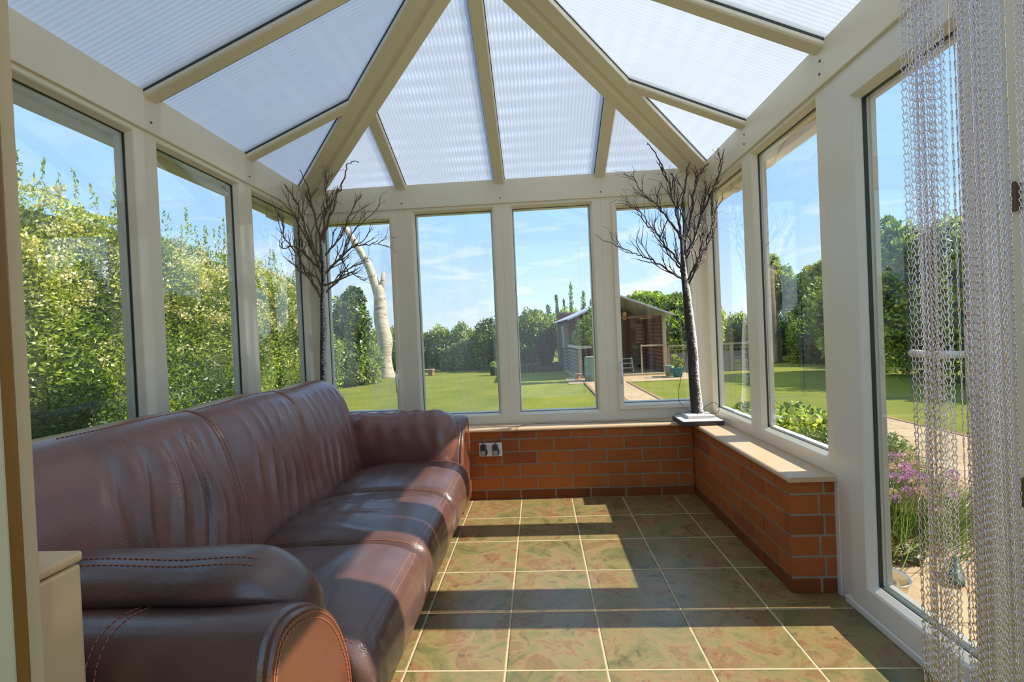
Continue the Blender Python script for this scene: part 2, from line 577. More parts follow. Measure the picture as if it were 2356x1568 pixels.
fl = MB().box(XL - .1, XR + .12, YF, YW + .1, -.14, 0).build('floor', M['tile'])
S(fl, 'green and rust mottled slate-look tile floor with cream grout', 'floor')


def brick_wall(name, label, plane, a0, a1, z1, shift, back, cap=None):
    """plane(a, d, z) -> world point; bricks laid in stretcher courses on a mortar core"""
    mb = MB()
    H = .0865; L = .237; J = .0105
    z = -.027; row = 0
    mb.m = 1
    def pbox(aa, bb, d0, d1, zz0, zz1):
        vs = [plane(a, d, zz) for zz in (zz0, zz1) for d in (d0, d1) for a in (aa, bb)]
        mb.add(vs, [(0, 2, 3, 1), (4, 5, 7, 6), (0, 1, 5, 4), (2, 6, 7, 3), (0, 4, 6, 2), (1, 3, 7, 5)])
    pbox(a0 + .004, a1 - .004, .005, back, 0, z1)
    mb.m = 0
    rnd = random.Random(3)
    while z < z1 - .01:
        zz0 = max(z + J, 0.0); zz1 = min(z + H, z1)
        off = shift + (L / 2 if row % 2 else 0)
        a = a0 - ((a0 - off) % L)
        while a < a1:
            b0 = max(a + J, a0); b1 = min(a + L, a1)
            if b1 - b0 > .015 and zz1 - zz0 > .01:
                k = rnd.uniform(.9, 1.12)
                base = Vector((.46, .135, .032)) * k
                if rnd.random() < .15: base = Vector((.38, .11, .036)) * k
                if row == 0: base *= .55  # bottom course coloured darker for shadow and dirt
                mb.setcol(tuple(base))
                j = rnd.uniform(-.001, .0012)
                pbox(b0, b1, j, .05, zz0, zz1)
            a += L
        z += H; row += 1
    o = mb.build(name, [M['brick'], M['mortar']], bevel=.003)
    return S(o, label, 'wall')


YB = 0.0; XB = 1.50
brick_wall('wall_back', 'low orange brick wall under the end windows behind the sofa arm', lambda a, d, z: (a, YB + d, z), XL, XB + .0, .466, .564, YW + .09)
# right dwarf wall: long face looks into the room, its end closes the door opening
brick_wall('wall_right', 'low orange brick wall under the right windows ending at the glazed door', lambda a, d, z: (XB + d, a, z), -1.24, YB, .466, -.06, .05)
mb = MB(); mb.m = 1
mb.box(XB + .007, XR + .09, -1.2372, YW + .085, 0, .466); mb.m = 0
rnd = random.Random(5)
z = -.027; row = 0
while z < .456:
    cuts = [XB, XB + .115, XR - .003] if row % 2 == 0 else [XB, XB + .055 + .07, XR - .003]
    for i in range(2):
        if row % 2 and i == 0: cuts[1] = XB + .135
        mb.setcol(tuple(Vector((.44, .125, .032)) * rnd.uniform(.8, 1.1) * (.55 if row == 0 else 1)))  # lowest course of the return darkened likewise, shadow and dirt in its colour
        zz0 = max(0, z + .0105); zz1 = min(.466, z + .0865)
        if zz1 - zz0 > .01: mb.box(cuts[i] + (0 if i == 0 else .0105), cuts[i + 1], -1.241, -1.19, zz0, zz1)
    z += .0865; row += 1
S(mb.build('wall_right', [M['brick'], M['mortar']], bevel=.003), 'brick return end of the low right wall beside the door post', 'wall')
lw_ = MB().box(XL - .1, XL + .06, YF, YB, 0, .466).build('wall_left', M['mortar'])
S(lw_, 'low wall hidden behind the sofa back', 'wall')

S(MB().box(XR - .002, XR + .07, -1.2625, -1.2375, 0, .487).build('trim_7', M['pvc_grey']), 'short white filler strip between brick end and door post', 'trim')
# sills
nose = [(-.010, .466), (-.014, .474), (-.010, .484), (-.002, .4875), (.21, .4875), (.21, .466)]
sb = MB().prism([(YB + d, zz) for d, zz in nose], 'x', XL, XB + .02)
S(sb.build('trim_1', M['sill'], bevel=.002), 'pale peach wooden sill along the end windows', 'window sill')
sr = MB()
sr.prism([(XB + d, zz) for d, zz in nose], 'y', -1.262, YB + .10)
S(sr.build('trim_2', M['sill'], bevel=.002), 'pale peach wooden sill along the right windows, sunlit', 'window sill')
sl = MB().box(XL - .01, XL + .15, YF + .02, YB + .02, .466, .4875)
S(sl.build('trim_3', M['sill'], bevel=.004), 'pale sill along the left windows behind the sofa', 'window sill')

PB = lambda a, d, z: (a, YW + d, z)
PR = lambda a, d, z: (XR + d, a, z)
PL = lambda a, d, z: (XL - d, a, z)

PROF_FRAME = [(0, .002), (.002, 0), (.058, 0), (.063, .004), (.076, .026), (.076, .07), (0, .07)]
PROF_OUTER = [(0, .002), (.002, 0), (.076, 0), (.080, .004), (.080, .07), (0, .07)]
PROF_SASH = [(.074, -.014), (.076, -.016), (.100, -.016), (.105, -.012), (.113, .012), (.113, .055), (.074, .055)]


def ring(mb, plane, a0, a1, z0, z1, prof):
    n_ = len(prof); vs = []
    for ca, cz, sa, sz in ((a0, z0, 1, 1), (a1, z0, -1, 1), (a1, z1, -1, -1), (a0, z1, 1, -1)):
        for i, d in prof:
            vs.append(plane(ca + sa * i, d, cz + sz * i))
    fs = []
    for c in range(4):
        c2 = (c + 1) % 4
        for k in range(n_):
            k2 = (k + 1) % n_
            fs.append((c * n_ + k, c * n_ + k2, c2 * n_ + k2, c2 * n_ + k))
    mb.add(vs, fs)
    return mb


def pane_mb(plane, a0, a1, z0, z1, d):
    return MB().add([plane(a0, d, z0), plane(a1, d, z0), plane(a1, d, z1), plane(a0, d, z1)], [(0, 1, 2, 3)])


def window(name, label, plane, a0, a1, z0, z1, gmat, sash=False, pv='pvc', inset=.076):
    base = plane((a0 + a1) / 2, .03, z0)
    t = thing(name, label, 'window', base, kind='structure')
    mb = MB()
    if sash:
        ring(mb, plane, a0, a1, z0, z1, PROF_OUTER)
        mb.build('window_frame', M[pv], t)
        sm = MB(); ring(sm, plane, a0, a1, z0, z1, PROF_SASH); sm.build('sash', M[pv], t)
        i = .113
    else:
        ring(mb, plane, a0, a1, z0, z1, PROF_FRAME)
        mb.build('window_frame', M[pv], t)
        i = inset
    g = MB(); ring(g, plane, a0, a1, z0, z1, [(i - .0005, .029), (i + .0025, .030), (i + .0025, .038), (i - .0005, .038)])
    g.build('gasket', M['gasket'], t)
    pane_mb(plane, a0 + i - .004, a1 - i + .004, z0 + i - .004, z1 - i + .004, .034).build('pane', gmat, t, recalc=False)
    # outer beads seen edge-on through the glass
    ob = MB(); ring(ob, plane, a0, a1, z0, z1, [(i - .002, .044), (i + .006, .046), (i + .010, .068), (i - .002, .069)])
    ob.build('outer_bead', M['pvc_grey'], t)
    return t


ZT = 2.105
wl = []
for k, (a0, a1, lab) in enumerate(((-.575, YW, 'left window nearest the far corner, hedge and blossom behind'),
                                   (-1.285, -.575, 'middle left window between the two broad cream posts'),
                                   (-2.0, -1.285, 'nearest left window beside the brown door frame'),
                                   (YF + .02, -2.0, 'left window hidden behind the door frame'))):
    wl.append(window('window_%d' % (k + 1), lab, PL, a0, a1, Z_SILL, ZT, M['glass_left']))
wb = []
for k, (a0, a1, lab, g_, s_) in enumerate(((XL, -.44, 'left end window with opening sash, misted glass and birch trunk beyond', 'glass_mist', True),
                                           (-.44, .27, 'second end window from left, lawn and hedge beyond', 'glass_mist2', False),
                                           (.27, .975, 'third end window with the shed roof and green barrel beyond', 'glasst', False),
                                           (.975, XR, 'right end window with opening sash behind the right twig tree', 'glasst', True))):
    t = window('window_%d' % (k + 5), lab, PB, a0, a1, Z_SILL, ZT, M[g_], s_)
    wb.append(t)
wr = [window('window_9', 'right wall window nearest the corner behind the twig tree', PR, -.53, YW, Z_SILL, ZT, M['glasst']),
      window('window_10', 'right wall window over the leafy raised planter', PR, -1.262, -.53, Z_SILL, ZT, M['glasst'])]


def handle(t, xs, sgn):
    mb = MB().box(xs - .011, xs + .011, YW - .026, YW - .014, .835, .905)
    mb.build('handle_plate', M['plastic_white'], t, bevel=.004)
    hb = MB(); hb.tube([(xs, YW - .016, .865), (xs, YW - .05, .865), (xs + .002, YW - .058, .855), (xs + .002, YW - .055, .80), (xs + .002, YW - .05, .745)],
                       [.008, .008, .0085, .008, .006], 10)
    hb.build('handle', M['plastic_white'], t, smooth=True)
    MB().lathe([(0, 0), (.006, 0), (.006, .003), (0, .003)], (xs, YW - .03, .893), 8).build('lock', M['screw'], t)


handle(wb[0], -.535, 1)
handle(wb[3], 1.066, -1)

cpm = MB().box(XR - .001, XR + .075, YW - .001, YW + .075, Z_SILL, 2.1)
S(cpm.build('trim_8', M['pvc_grey'], bevel=.002), 'white corner post between end and right windows', 'post')
cpm = MB().box(XL - .075, XL + .001, YW - .001, YW + .075, Z_SILL, 2.1)
S(cpm.build('trim_9', M['pvc_grey'], bevel=.002), 'white corner post between end and left windows', 'post')

# glazed door on the right and the next leaf
dt = thing('door_1', 'white glazed side door with a lever handle behind the chain curtain', 'door', (XR, -1.32, 0), kind='structure')
mb = MB(); ring(mb, PR, -2.02, -1.262, 0, ZT, [(0, .002), (.002, 0), (.074, 0), (.078, .004), (.078, .07), (0, .07)])
mb.build('door_frame', M['pvc_grey'], dt)
mb = MB()
a0, a1, zz0, zz1 = -2.02, -1.262, 0.0, 2.105
DP = [(.0, -.006), (.003, -.009), (.085, -.009), (.092, -.003), (.105, .018), (.105, .055), (.0, .055)]
ring(mb, PR, -1.975, -1.345, .03, 2.03, DP)
mb.build('door_sash', M['pvc_grey'], dt)
g = MB(); ring(g, PR, -1.975, -1.345, .03, 2.03, [(.1045, .022), (.108, .023), (.108, .036), (.1045, .036)]); g.build('gasket', M['gasket'], dt)
pane_mb(PR, -1.975 + .1, -1.345 - .1, .13, 1.93, .03).build('pane', M['glasst'], dt, recalc=False)
ob = MB(); ring(ob, PR, -1.975, -1.345, .03, 2.03, [(.100, .046), (.112, .048), (.118, .062), (.100, .064)]); ob.build('outer_bead', M['pvc_grey'], dt)
hb = MB(); hb.tube([(XR - .008, -1.905, 1.012), (XR - .055, -1.905, 1.012), (XR - .062, -1.895, 1.012), (XR - .062, -1.83, 1.008), (XR - .058, -1.755, 1.010)], [.010, .010, .011, .0105, .012], 10)
hb.build('door_handle', M['plastic_white'], dt, smooth=True)
MB().box(XR - .02, XR - .008, -1.925, -1.888, .90, 1.09).build('handle_plate', M['plastic_white'], dt, bevel=.004)
MB().lathe([(0, 0), (.008, 0), (.008, .012), (0, .012)], (XR - .014, -1.9065, .93), 10).build('key_cylinder', M['brass'], dt)
MB().box(XR - .014, XR + .06, -1.975, -1.30, -.001, .03).build('threshold', M['pvc_grey'], dt, bevel=.006)

d2 = thing('door_2', 'second white door leaf with a glazed top at the right edge behind the chains', 'door', (XR, -2.3, 0), kind='structure')
mb = MB()
mb.box(XR - .012, XR + .055, -2.085, -2.02, 0, 2.08)
mb.box(XR - .012, XR + .055, YF + .0, -2.53, 0, 2.08)
mb.box(XR - .012, XR + .055, -2.53, -2.085, 1.97, 2.08)
mb.box(XR - .010, XR + .055, -2.53, -2.085, 1.10, 1.16)
mb.build('door_sash', M['pvc'], d2, bevel=.004)
MB().box(XR + .0, XR + .05, -2.53, -2.085, 0, .90).build('lower_panel', M['pvc'], d2, bevel=.004)
pane_mb(PR, -2.53, -2.085, .90, 1.97, .03).build('pane', M['glasst'], d2, recalc=False)
for zz in (.68, 1.40):
    hm = MB(); hm.box(XR - .022, XR - .012, -2.052, -2.034, zz - .032, zz + .032); hm.tube([(XR - .024, -2.046, zz - .036), (XR - .024, -2.046, zz + .036)], .006, 8)
    hm.build('hinge', M['screw'], d2, bevel=.002)

# ring beam
def beam_poly(s, p): return [(p - s * .012, Z_BEAM), (p - s * .012, Z_EAVE + .002), (p + s * .03, Z_EAVE - .016), (p + s * .10, Z_EAVE - .046), (p + s * .10, Z_BEAM)]
ends = []
mb = MB().prism(beam_poly(1, YW), 'x', XL - .10, XR + .10)
o = S(mb.build('trim_4', M['pvc'], bevel=.003), 'cream eaves beam over the end windows with small rusty screws', 'beam'); ends.append(o)
mb = MB().prism(beam_poly(1, XR), 'y', YF, YW + .02)
o2 = S(mb.build('trim_5', M['pvc'], bevel=.003), 'cream eaves beam over the right windows and the door', 'beam')
mb = MB().prism(beam_poly(-1, XL), 'y', YF, YW + .02)
o3 = S(mb.build('trim_6', M['pvc'], bevel=.003), 'cream eaves beam over the left windows', 'beam')


def screw(parent, p, axis):
    mb = MB()
    q = Vector(p); e = Vector(axis) * .003
    mb.tube([q, q + e], .0052, 8)
    mb.build('screw', M['screw'], parent)


for a in (-.449, .265, .978): screw(o, (a, YW - .012, 2.104), (0, -1, 0))
for a in (-1.26, -.545): screw(o2, (XR - .012, a, 2.115), (-1, 0, 0)); screw(o2, (XR - .012, a - .005, 2.165), (-1, 0, 0))
for a in (-1.264, -.547): screw(o3, (XL + .012, a, 2.11), (1, 0, 0))

# roof
roof = thing('ceiling', 'hipped conservatory roof of fluted translucent sheets and cream glazing bars', 'ceiling', (XC, -1.24, 2.5), kind='structure')
T0 = Z_EAVE + .004
yE, xER, xEL = YW - .012, XR - .012, XL + .012
HALF = (xER - xEL) / 2; XM = (xER + xEL) / 2
APY = yE - HALF; ZR_ = T0 + SLOPE * HALF
OV = .10   # overhang past the beam


def sheet(poly3, mat):
    vs = [Vector(p) for p in poly3]
    top = [p + Vector((0, 0, .022)) for p in vs]
    k = len(vs)
    mb = MB().add(vs + top, [tuple(range(k)), tuple(range(2 * k - 1, k - 1, -1))] + [(i, (i + 1) % k, k + (i + 1) % k, k + i) for i in range(k)])
    return mb.build('glazing_sheet', mat, roof)


RB = (-.448, XM, .978)
RS = (-.54, -1.26, -1.98)


def zb(y): return T0 + SLOPE * (yE - y)
def zl(x): return T0 + SLOPE * (x - xEL)
def zr(x): return T0 + SLOPE * (xER - x)


def clip_back(x):   # y where a slope line at x meets the hip
    return yE - min(x - xEL, xER - x)


xs = [xEL - OV, *RB, xER + OV]
for i in range(4):
    a, b = xs[i] + (.01 if i else 0), xs[i + 1] - (.01 if i < 3 else 0)
    pts = [(a, yE + OV, zb(yE + OV)), (b, yE + OV, zb(yE + OV))]
    if i == 3: pts = [(a, yE + OV, zb(yE + OV)), (b, yE + OV, zb(yE + OV))]
    pb = (b, clip_back(b), zb(clip_back(b))); pa = (a, clip_back(a), zb(clip_back(a)))
    pl = pts + [pb] + ([(XM, APY, ZR_)] if (a < XM < b) else []) + [pa]
    seen = []
    for q in pl:
        if not any((Vector(q) - Vector(s_)).length < .004 for s_ in seen): seen.append(q)
    sheet(seen, M['poly_x'])
ys = [yE + OV, *RS, YF]
for side in (0, 1):
    zf = zl if side == 0 else zr
    def X(tt): return xEL + tt if side == 0 else xER - tt
    for i in range(4):
        a, b = ys[i] - (.01 if i else 0), ys[i + 1] + (.01 if i < 3 else 0)
        ta, tb = min(yE - a, HALF), min(yE - b, HALF)
        pl = [(X(-OV), a, zf(X(-OV))), (X(-OV), b, zf(X(-OV))), (X(tb), b, zf(X(tb)))]
        if a > APY > b: pl.append((X(HALF), APY, ZR_))
        pl.append((X(ta), a, zf(X(ta))))
        seen = []
        for q in pl:
            if not any((Vector(q) - Vector(s_)).length < .004 for s_ in seen): seen.append(q)
        sheet(seen, M['poly_y'])

SEC = [(-.037, .0), (-.037, -.026), (-.030, -.034), (.030, -.034), (.037, -.026), (.037, .0)]
GSEC = [(-.041, .001), (-.041, -.004), (.041, -.004), (.041, .001)]
CSEC = [(-.03, .024), (-.03, .045), (.03, .045), (.03, .024)]
for x in RB:
    yt = clip_back(x) + .02
    p0 = (x, yE + .03, zb(yE + .03)); p1 = (x, yt, zb(yt))
    MB().bar(p0, p1, SEC, (1, 0, 0), (0, 0, 1)).build('rafter', M['pvc'], roof, bevel=.002)
    gk = MB().bar(p0, p1, GSEC, (1, 0, 0), (0, 0, 1)); gk.build('gasket', M['gasket'], roof)
    MB().bar((x, yE + OV, zb(yE + OV)), p1, CSEC, (1, 0, 0), (0, 0, 1)).build('outer_cap', M['pvc_grey'], roof)
for side in (0, 1):
    zf = zl if side == 0 else zr
    def X(tt): return xEL + tt if side == 0 else xER - tt
    for y in RS:
        tt = min(yE - y, HALF) - .02
        p0 = (X(-.03), y, zf(X(-.03))); p1 = (X(tt), y, zf(X(tt)))
        MB().bar(p0, p1, SEC, (0, 1, 0), (0, 0, 1)).build('rafter', M['pvc'], roof, bevel=.002)
        gasket_shade_sec = [(-.0375, .001), (-.0375, -.012), (.053, -.016), (.053, .001)]  # gasket widened on one side, standing for the shadow gap beside the rafter
        MB().bar(p0, p1, gasket_shade_sec, (0, 1, 0), (0, 0, 1)).build('gasket', M['gasket'], roof)
        MB().bar((X(-OV), y, zf(X(-OV))), p1, CSEC, (0, 1, 0), (0, 0, 1)).build('outer_cap', M['pvc_grey'], roof)
HS = [(-.088, -.024), (-.088, -.060), (-.020, -.066), (-.012, -.052), (0, -.048), (.012, -.052), (.020, -.066), (.088, -.060), (.088, -.024), (0, .002)]
for side in (0, 1):
    c = (xEL if side == 0 else xER, yE, T0); sx = 1 if side == 0 else -1
    e = Vector((sx * .01, -.01, SLOPE * .01))
    p0 = Vector(c) - Vector((sx * .03, -.03, SLOPE * .03)); p1 = Vector((XM, APY, ZR_))
    sd = Vector((sx, 1, 0)).normalized()
    MB().bar(p0, p1, HS, sd, (0, 0, 1)).build('hip_rafter', M['pvc'], roof, bevel=.002)
    MB().bar(p0, p1, [(-.092, -.020), (-.092, -.032), (-.086, -.032), (-.086, -.020)], sd, (0, 0, 1)).build('gasket', M['gasket'], roof)
    MB().bar(p0, p1, [(.086, -.020), (.086, -.032), (.092, -.032), (.092, -.020)], sd, (0, 0, 1)).build('gasket', M['gasket'], roof)
    MB().bar(p0 - Vector((sx * .07, -.07, SLOPE * .07)), p1, [(-.05, .012), (0, .05), (.05, .012), (0, .03)], sd, (0, 0, 1)).build('outer_cap', M['pvc_grey'], roof)
MB().bar((XM, APY + .05, ZR_ - .02), (XM, YF, ZR_ - .02), [(-.07, -.045), (.07, -.045), (.07, -.01), (0, .05), (-.07, -.01)], (1, 0, 0), (0, 0, 1)).build('ridge', M['pvc'], roof, bevel=.003)

# gutters outside
def gutter(label, plane, a0, a1, brackets):
    t = thing('gutter', label, 'gutter', plane((a0 + a1) / 2, .14, 2.05))
    pr = [(.10, 2.12), (.10, 2.05), (.12, 2.02), (.16, 2.01), (.20, 2.03), (.205, 2.12), (.195, 2.12), (.19, 2.035), (.16, 2.02), (.125, 2.03), (.108, 2.055), (.108, 2.12)]
    vs = [plane(a0, d, z) for d, z in pr] + [plane(a1, d, z) for d, z in pr]
    k = len(pr)
    MB().add(vs, [tuple(range(k)), tuple(range(2 * k - 1, k - 1, -1))] + [(i, (i + 1) % k, k + (i + 1) % k, k + i) for i in range(k)]).build('channel', M['pvc'], t)
    for a in brackets:
        b = MB()
        pb = [(.095, 2.10), (.095, 2.04), (.118, 2.008), (.16, 1.994), (.212, 2.02), (.214, 2.10), (.206, 2.10), (.203, 2.03), (.16, 2.009), (.12, 2.018), (.102, 2.045)]
        vs = [plane(a - .022, d, z) for d, z in pb] + [plane(a + .022, d, z) for d, z in pb]
        k = len(pb)
        b.add(vs, [tuple(range(k)), tuple(range(2 * k - 1, k - 1, -1))] + [(i, (i + 1) % k, k + (i + 1) % k, k + i) for i in range(k)])
        b.build('bracket', M['pvc'], t)


gutter('white gutter outside over the left hedge-side windows', PL, YF, YW + .2, (-2.3, -1.72, -1.12, -.42, .02))
gutter('white gutter outside over the right windows by the planter', PR, YF, YW + .2, (-2.2, -1.3, -.28, -.02))

# house wall with the wide doorway the view comes through
hw = MB()
hw.box(-3.2, -.262, -2.95, YF, -.15, 3.4)
hw.box(1.62, 2.6, -2.95, YF, -.15, 3.4)
hw.box(-.262, 1.62, -2.95, YF, 2.35, 3.4)
S(hw.build('wall_front', M['plaster']), 'cream house wall with the wide doorway', 'wall')
dj = thing('door_3', 'brown and cream door frame standing at the left edge of the view', 'door', (-.2, -2.7, 0), kind='structure')
MB().box(-.262, -.2605, -2.66, -2.619, 0, 2.35)
MB().prism([(-.262, -2.66), (-.2605, -2.618), (-.30, -2.612), (-.30, -2.66)], 'z', 0, 2.35).build('outer_casing', M['cream_paint'], dj, bevel=.003)
MB().box(-.262, -.1785, -2.745, -2.70, 0, 2.35).build('door_post', M['wood_brown'], dj, bevel=.004)
MB().box(-.262, -.205, -2.70, -2.66, 0, 2.35).build('rebate', M['cream_paint'], dj, bevel=.003)
MB().box(-.262, -.127, -2.95, -2.76, 0, 2.35).build('lining', M['plaster'], dj, bevel=.004)

# ------------------------------------------------------------------ storage box
bx = thing('storage_box', 'narrow beige lidded box squeezed between the brown door frame and the sofa arm', 'box', (-.45, -2.55, 0))
MB().box(-.60, -.316, -2.6, -2.492, 0, .755).build('body', M['bisque'], bx, bevel=.006)
MB().box(-.603, -.313, -2.604, -2.489, .758, .778).build('lid', M['bisque'], bx, bevel=.007)
MB().box(-.3165, -.3152, -2.598, -2.585, .655, .657).build('scratch_highlight', M['plastic_white'], bx)  # white strip painted as the highlight along a scratch

# ------------------------------------------------------------------ sofa
YM = -2.47   # near end; far end touches the brick wall
sofa = thing('sofa', 'long maroon-brown leather three-seat sofa with orange stitching under the left windows', 'sofa', (-.5, -1.235, 0))


def loft(prof, axis, s0, s1, ns, r0, r1, disp=None, crush=None):
    k = len(prof)
    ar = sum(prof[i][0] * prof[(i + 1) % k][1] - prof[(i + 1) % k][0] * prof[i][1] for i in range(k))
    sg = 1 if ar > 0 else -1
    nm = []
    for i in range(k):
        a = prof[i - 1]; b = prof[(i + 1) % k]
        d = Vector((b[0] - a[0], b[1] - a[1])); d.normalize()
        nm.append((d.y * sg, -d.x * sg))
    st = []
    m = 7
    for j in range(m): st.append(s0 + r0 * (1 - math.cos(PI / 2 * j / m)))
    for j in range(ns + 1): st.append(s0 + r0 + (s1 - r1 - s0 - r0) * j / ns)
    for j in range(1, m + 1): st.append(s1 - r1 + r1 * math.sin(PI / 2 * j / m))
    def ins(s):
        v = 0
        if r0 and s - s0 < r0: v = r0 * (1 - math.sqrt(max(0, 1 - ((r0 - (s - s0)) / r0) ** 2)))
        if r1 and s1 - s < r1: v = max(v, r1 * (1 - math.sqrt(max(0, 1 - ((r1 - (s1 - s)) / r1) ** 2))))
        return v
    cen = crush or (sum(p[0] for p in prof) / k, sum(p[1] for p in prof) / k)
    def P(i, s, extra=0.):
        if crush:
            o = extra + (disp(i / k, s, prof[i]) if disp else 0)
            sc_ = 1.0
            if r1 and s1 - s < r1: sc_ = math.sqrt(max(.0, 1 - ((r1 - (s1 - s)) / r1) ** 2)) * .9 + .1
            a = cen[0] + (prof[i][0] + nm[i][0] * o - cen[0]) * sc_; b = cen[1] + (prof[i][1] + nm[i][1] * o - cen[1]) * sc_
            return (a, s, b) if axis == 'y' else (s, a, b)
        o = -ins(s) + extra + (disp(i / k, s, prof[i]) if disp else 0)
        a, b = prof[i][0] + nm[i][0] * o, prof[i][1] + nm[i][1] * o
        return (a, s, b) if axis == 'y' else (s, a, b)
    mb = MB()
    rows = [[P(i, s) for i in range(k)] for s in st]
    mb.grid(rows, closed_u=True)
    nr = len(rows)
    mb.f.append(tuple(range(k))); mb.f.append(tuple(range((nr - 1) * k, nr * k))); mb.mi += [0, 0]
    return mb, P


def dashes(mb, path, r=.0013, dash=.0085, gap=.0045):
    pts = [Vector(p) for p in path]
    seg = [(pts[i + 1] - pts[i]).length for i in range(len(pts) - 1)]
    tot = sum(seg)
    def at(s):
        for i, L in enumerate(seg):
            if s <= L or i == len(seg) - 1: return pts[i].lerp(pts[i + 1], min(1, s / max(L, 1e-9)))
            s -= L
    s = 0
    while s + dash < tot:
        a, b = at(s), at(s + dash)
        if (a - b).length > 1e-5: mb.tube([a, b], r, 4)
        s += dash + gap


# base frame
MB().prism([(-1.06, .025), (-.035, .025), (.012, .10), (.026, .15), (.02, .19), (-1.06, .19)], 'y', -2.11, -.36).build('base', M['leather_tan'], sofa, bevel=.006)
MB().box(-1.06, -.06, YM + .03, -.03, .025, .12).build('frame', M['leather_tan'], sofa, bevel=.006)
for x in (-.98, -.12):
    for y in (YM + .12, -.12):
        MB().lathe([(.0, .0), (.03, 0), (.034, .03), (0, .03)], (x, y, 0), 12).build('foot', M['plastic_black'], sofa)

# backrest
bp = [(-.60, .20), (-.607, .33), (-.635, .45), (-.662, .58), (-.692, .70), (-.722, .79), (-.765, .855), (-.83, .892), (-.90, .893), (-.97, .87), (-1.03, .79), (-1.065, .6), (-1.07, .35), (-1.07, .12), (-.9, .10), (-.68, .10)]
bprof = catmull(bp, 7, True)
nb = len(bprof)
SEAMS = (-.945, -1.53)
FOLDS = [(-2.06, .035, .020, .16), (-1.96, .028, .022, .16), (-1.84, .026, .026, .15), (-1.755, .022, .020, .12), (-1.71, .012, -.030, .14), (-1.66, .022, .016, .1), (-1.60, .02, .010, .08),
         (-1.40, .022, .013, .08), (-1.31, .022, .016, .12), (-1.235, .016, .010, .1), (-1.16, .02, .013, .12), (-1.07, .02, .010, .08), (-1.01, .015, .009, .07),
         (-.83, .02, .012, .06), (-.76, .015, .012, .08), (-.68, .02, .016, .1), (-.60, .015, .009, .05), (-.52, .018, .012, .06), (-.45, .02, .010, .04)]


def back_disp(t, y, p):
    front = 1.0 if t < .60 else 0.0
    if p[0] < -.98 or p[1] < .15: return 0
    h = max(0, min(1, (p[1] - .30) / .55))
    d = 0
    win = math.sin(PI * min(1, max(0, (p[1] - .33) / .54))) ** .7 if .33 < p[1] < .87 else 0
    for y0, w_, a, sl in FOLDS:
        c = y0 + sl * (h - .4) * .55 + .012 * math.sin(9 * h + y0 * 13)
        d += a * 1.0 * math.exp(-((y - c) / (w_ * .8)) ** 2) * win * (1 - .45 * h)
    for s_ in SEAMS:
        d -= .010 * math.exp(-((y - s_) / .012) ** 2)
        d -= .004 * math.exp(-((y - s_) / .07) ** 2)
    d += .012 * mnoise.noise(Vector((y * 3.1, p[1] * 3, 0)))
    # belly of each pad
    d += .012 * math.sin(PI * min(1, max(0, (p[1] - .3) / .6)))
    return d


mb, PB_ = loft(bprof, 'y', YM + .20, -.335, 420, .04, .075, back_disp)
back = mb.build('backrest', M['leather'], sofa, smooth=True)
sm = MB()
fr = [i for i in range(nb) if bprof[i][0] > -.93 and bprof[i][1] > .32 and i < nb * .6]
for s_ in SEAMS:
    for e in (-.010, .010): dashes(sm, [PB_(i, s_ + e, .0012) for i in fr])
itop = max(range(nb), key=lambda i: bprof[i][1])
for di in (-3,):
    dashes(sm, [PB_(itop + di, YM + .43 + (2.47 - .86) * q / 60, .0012) for q in range(61)])
sm.build('stitching', M['thread'], back)

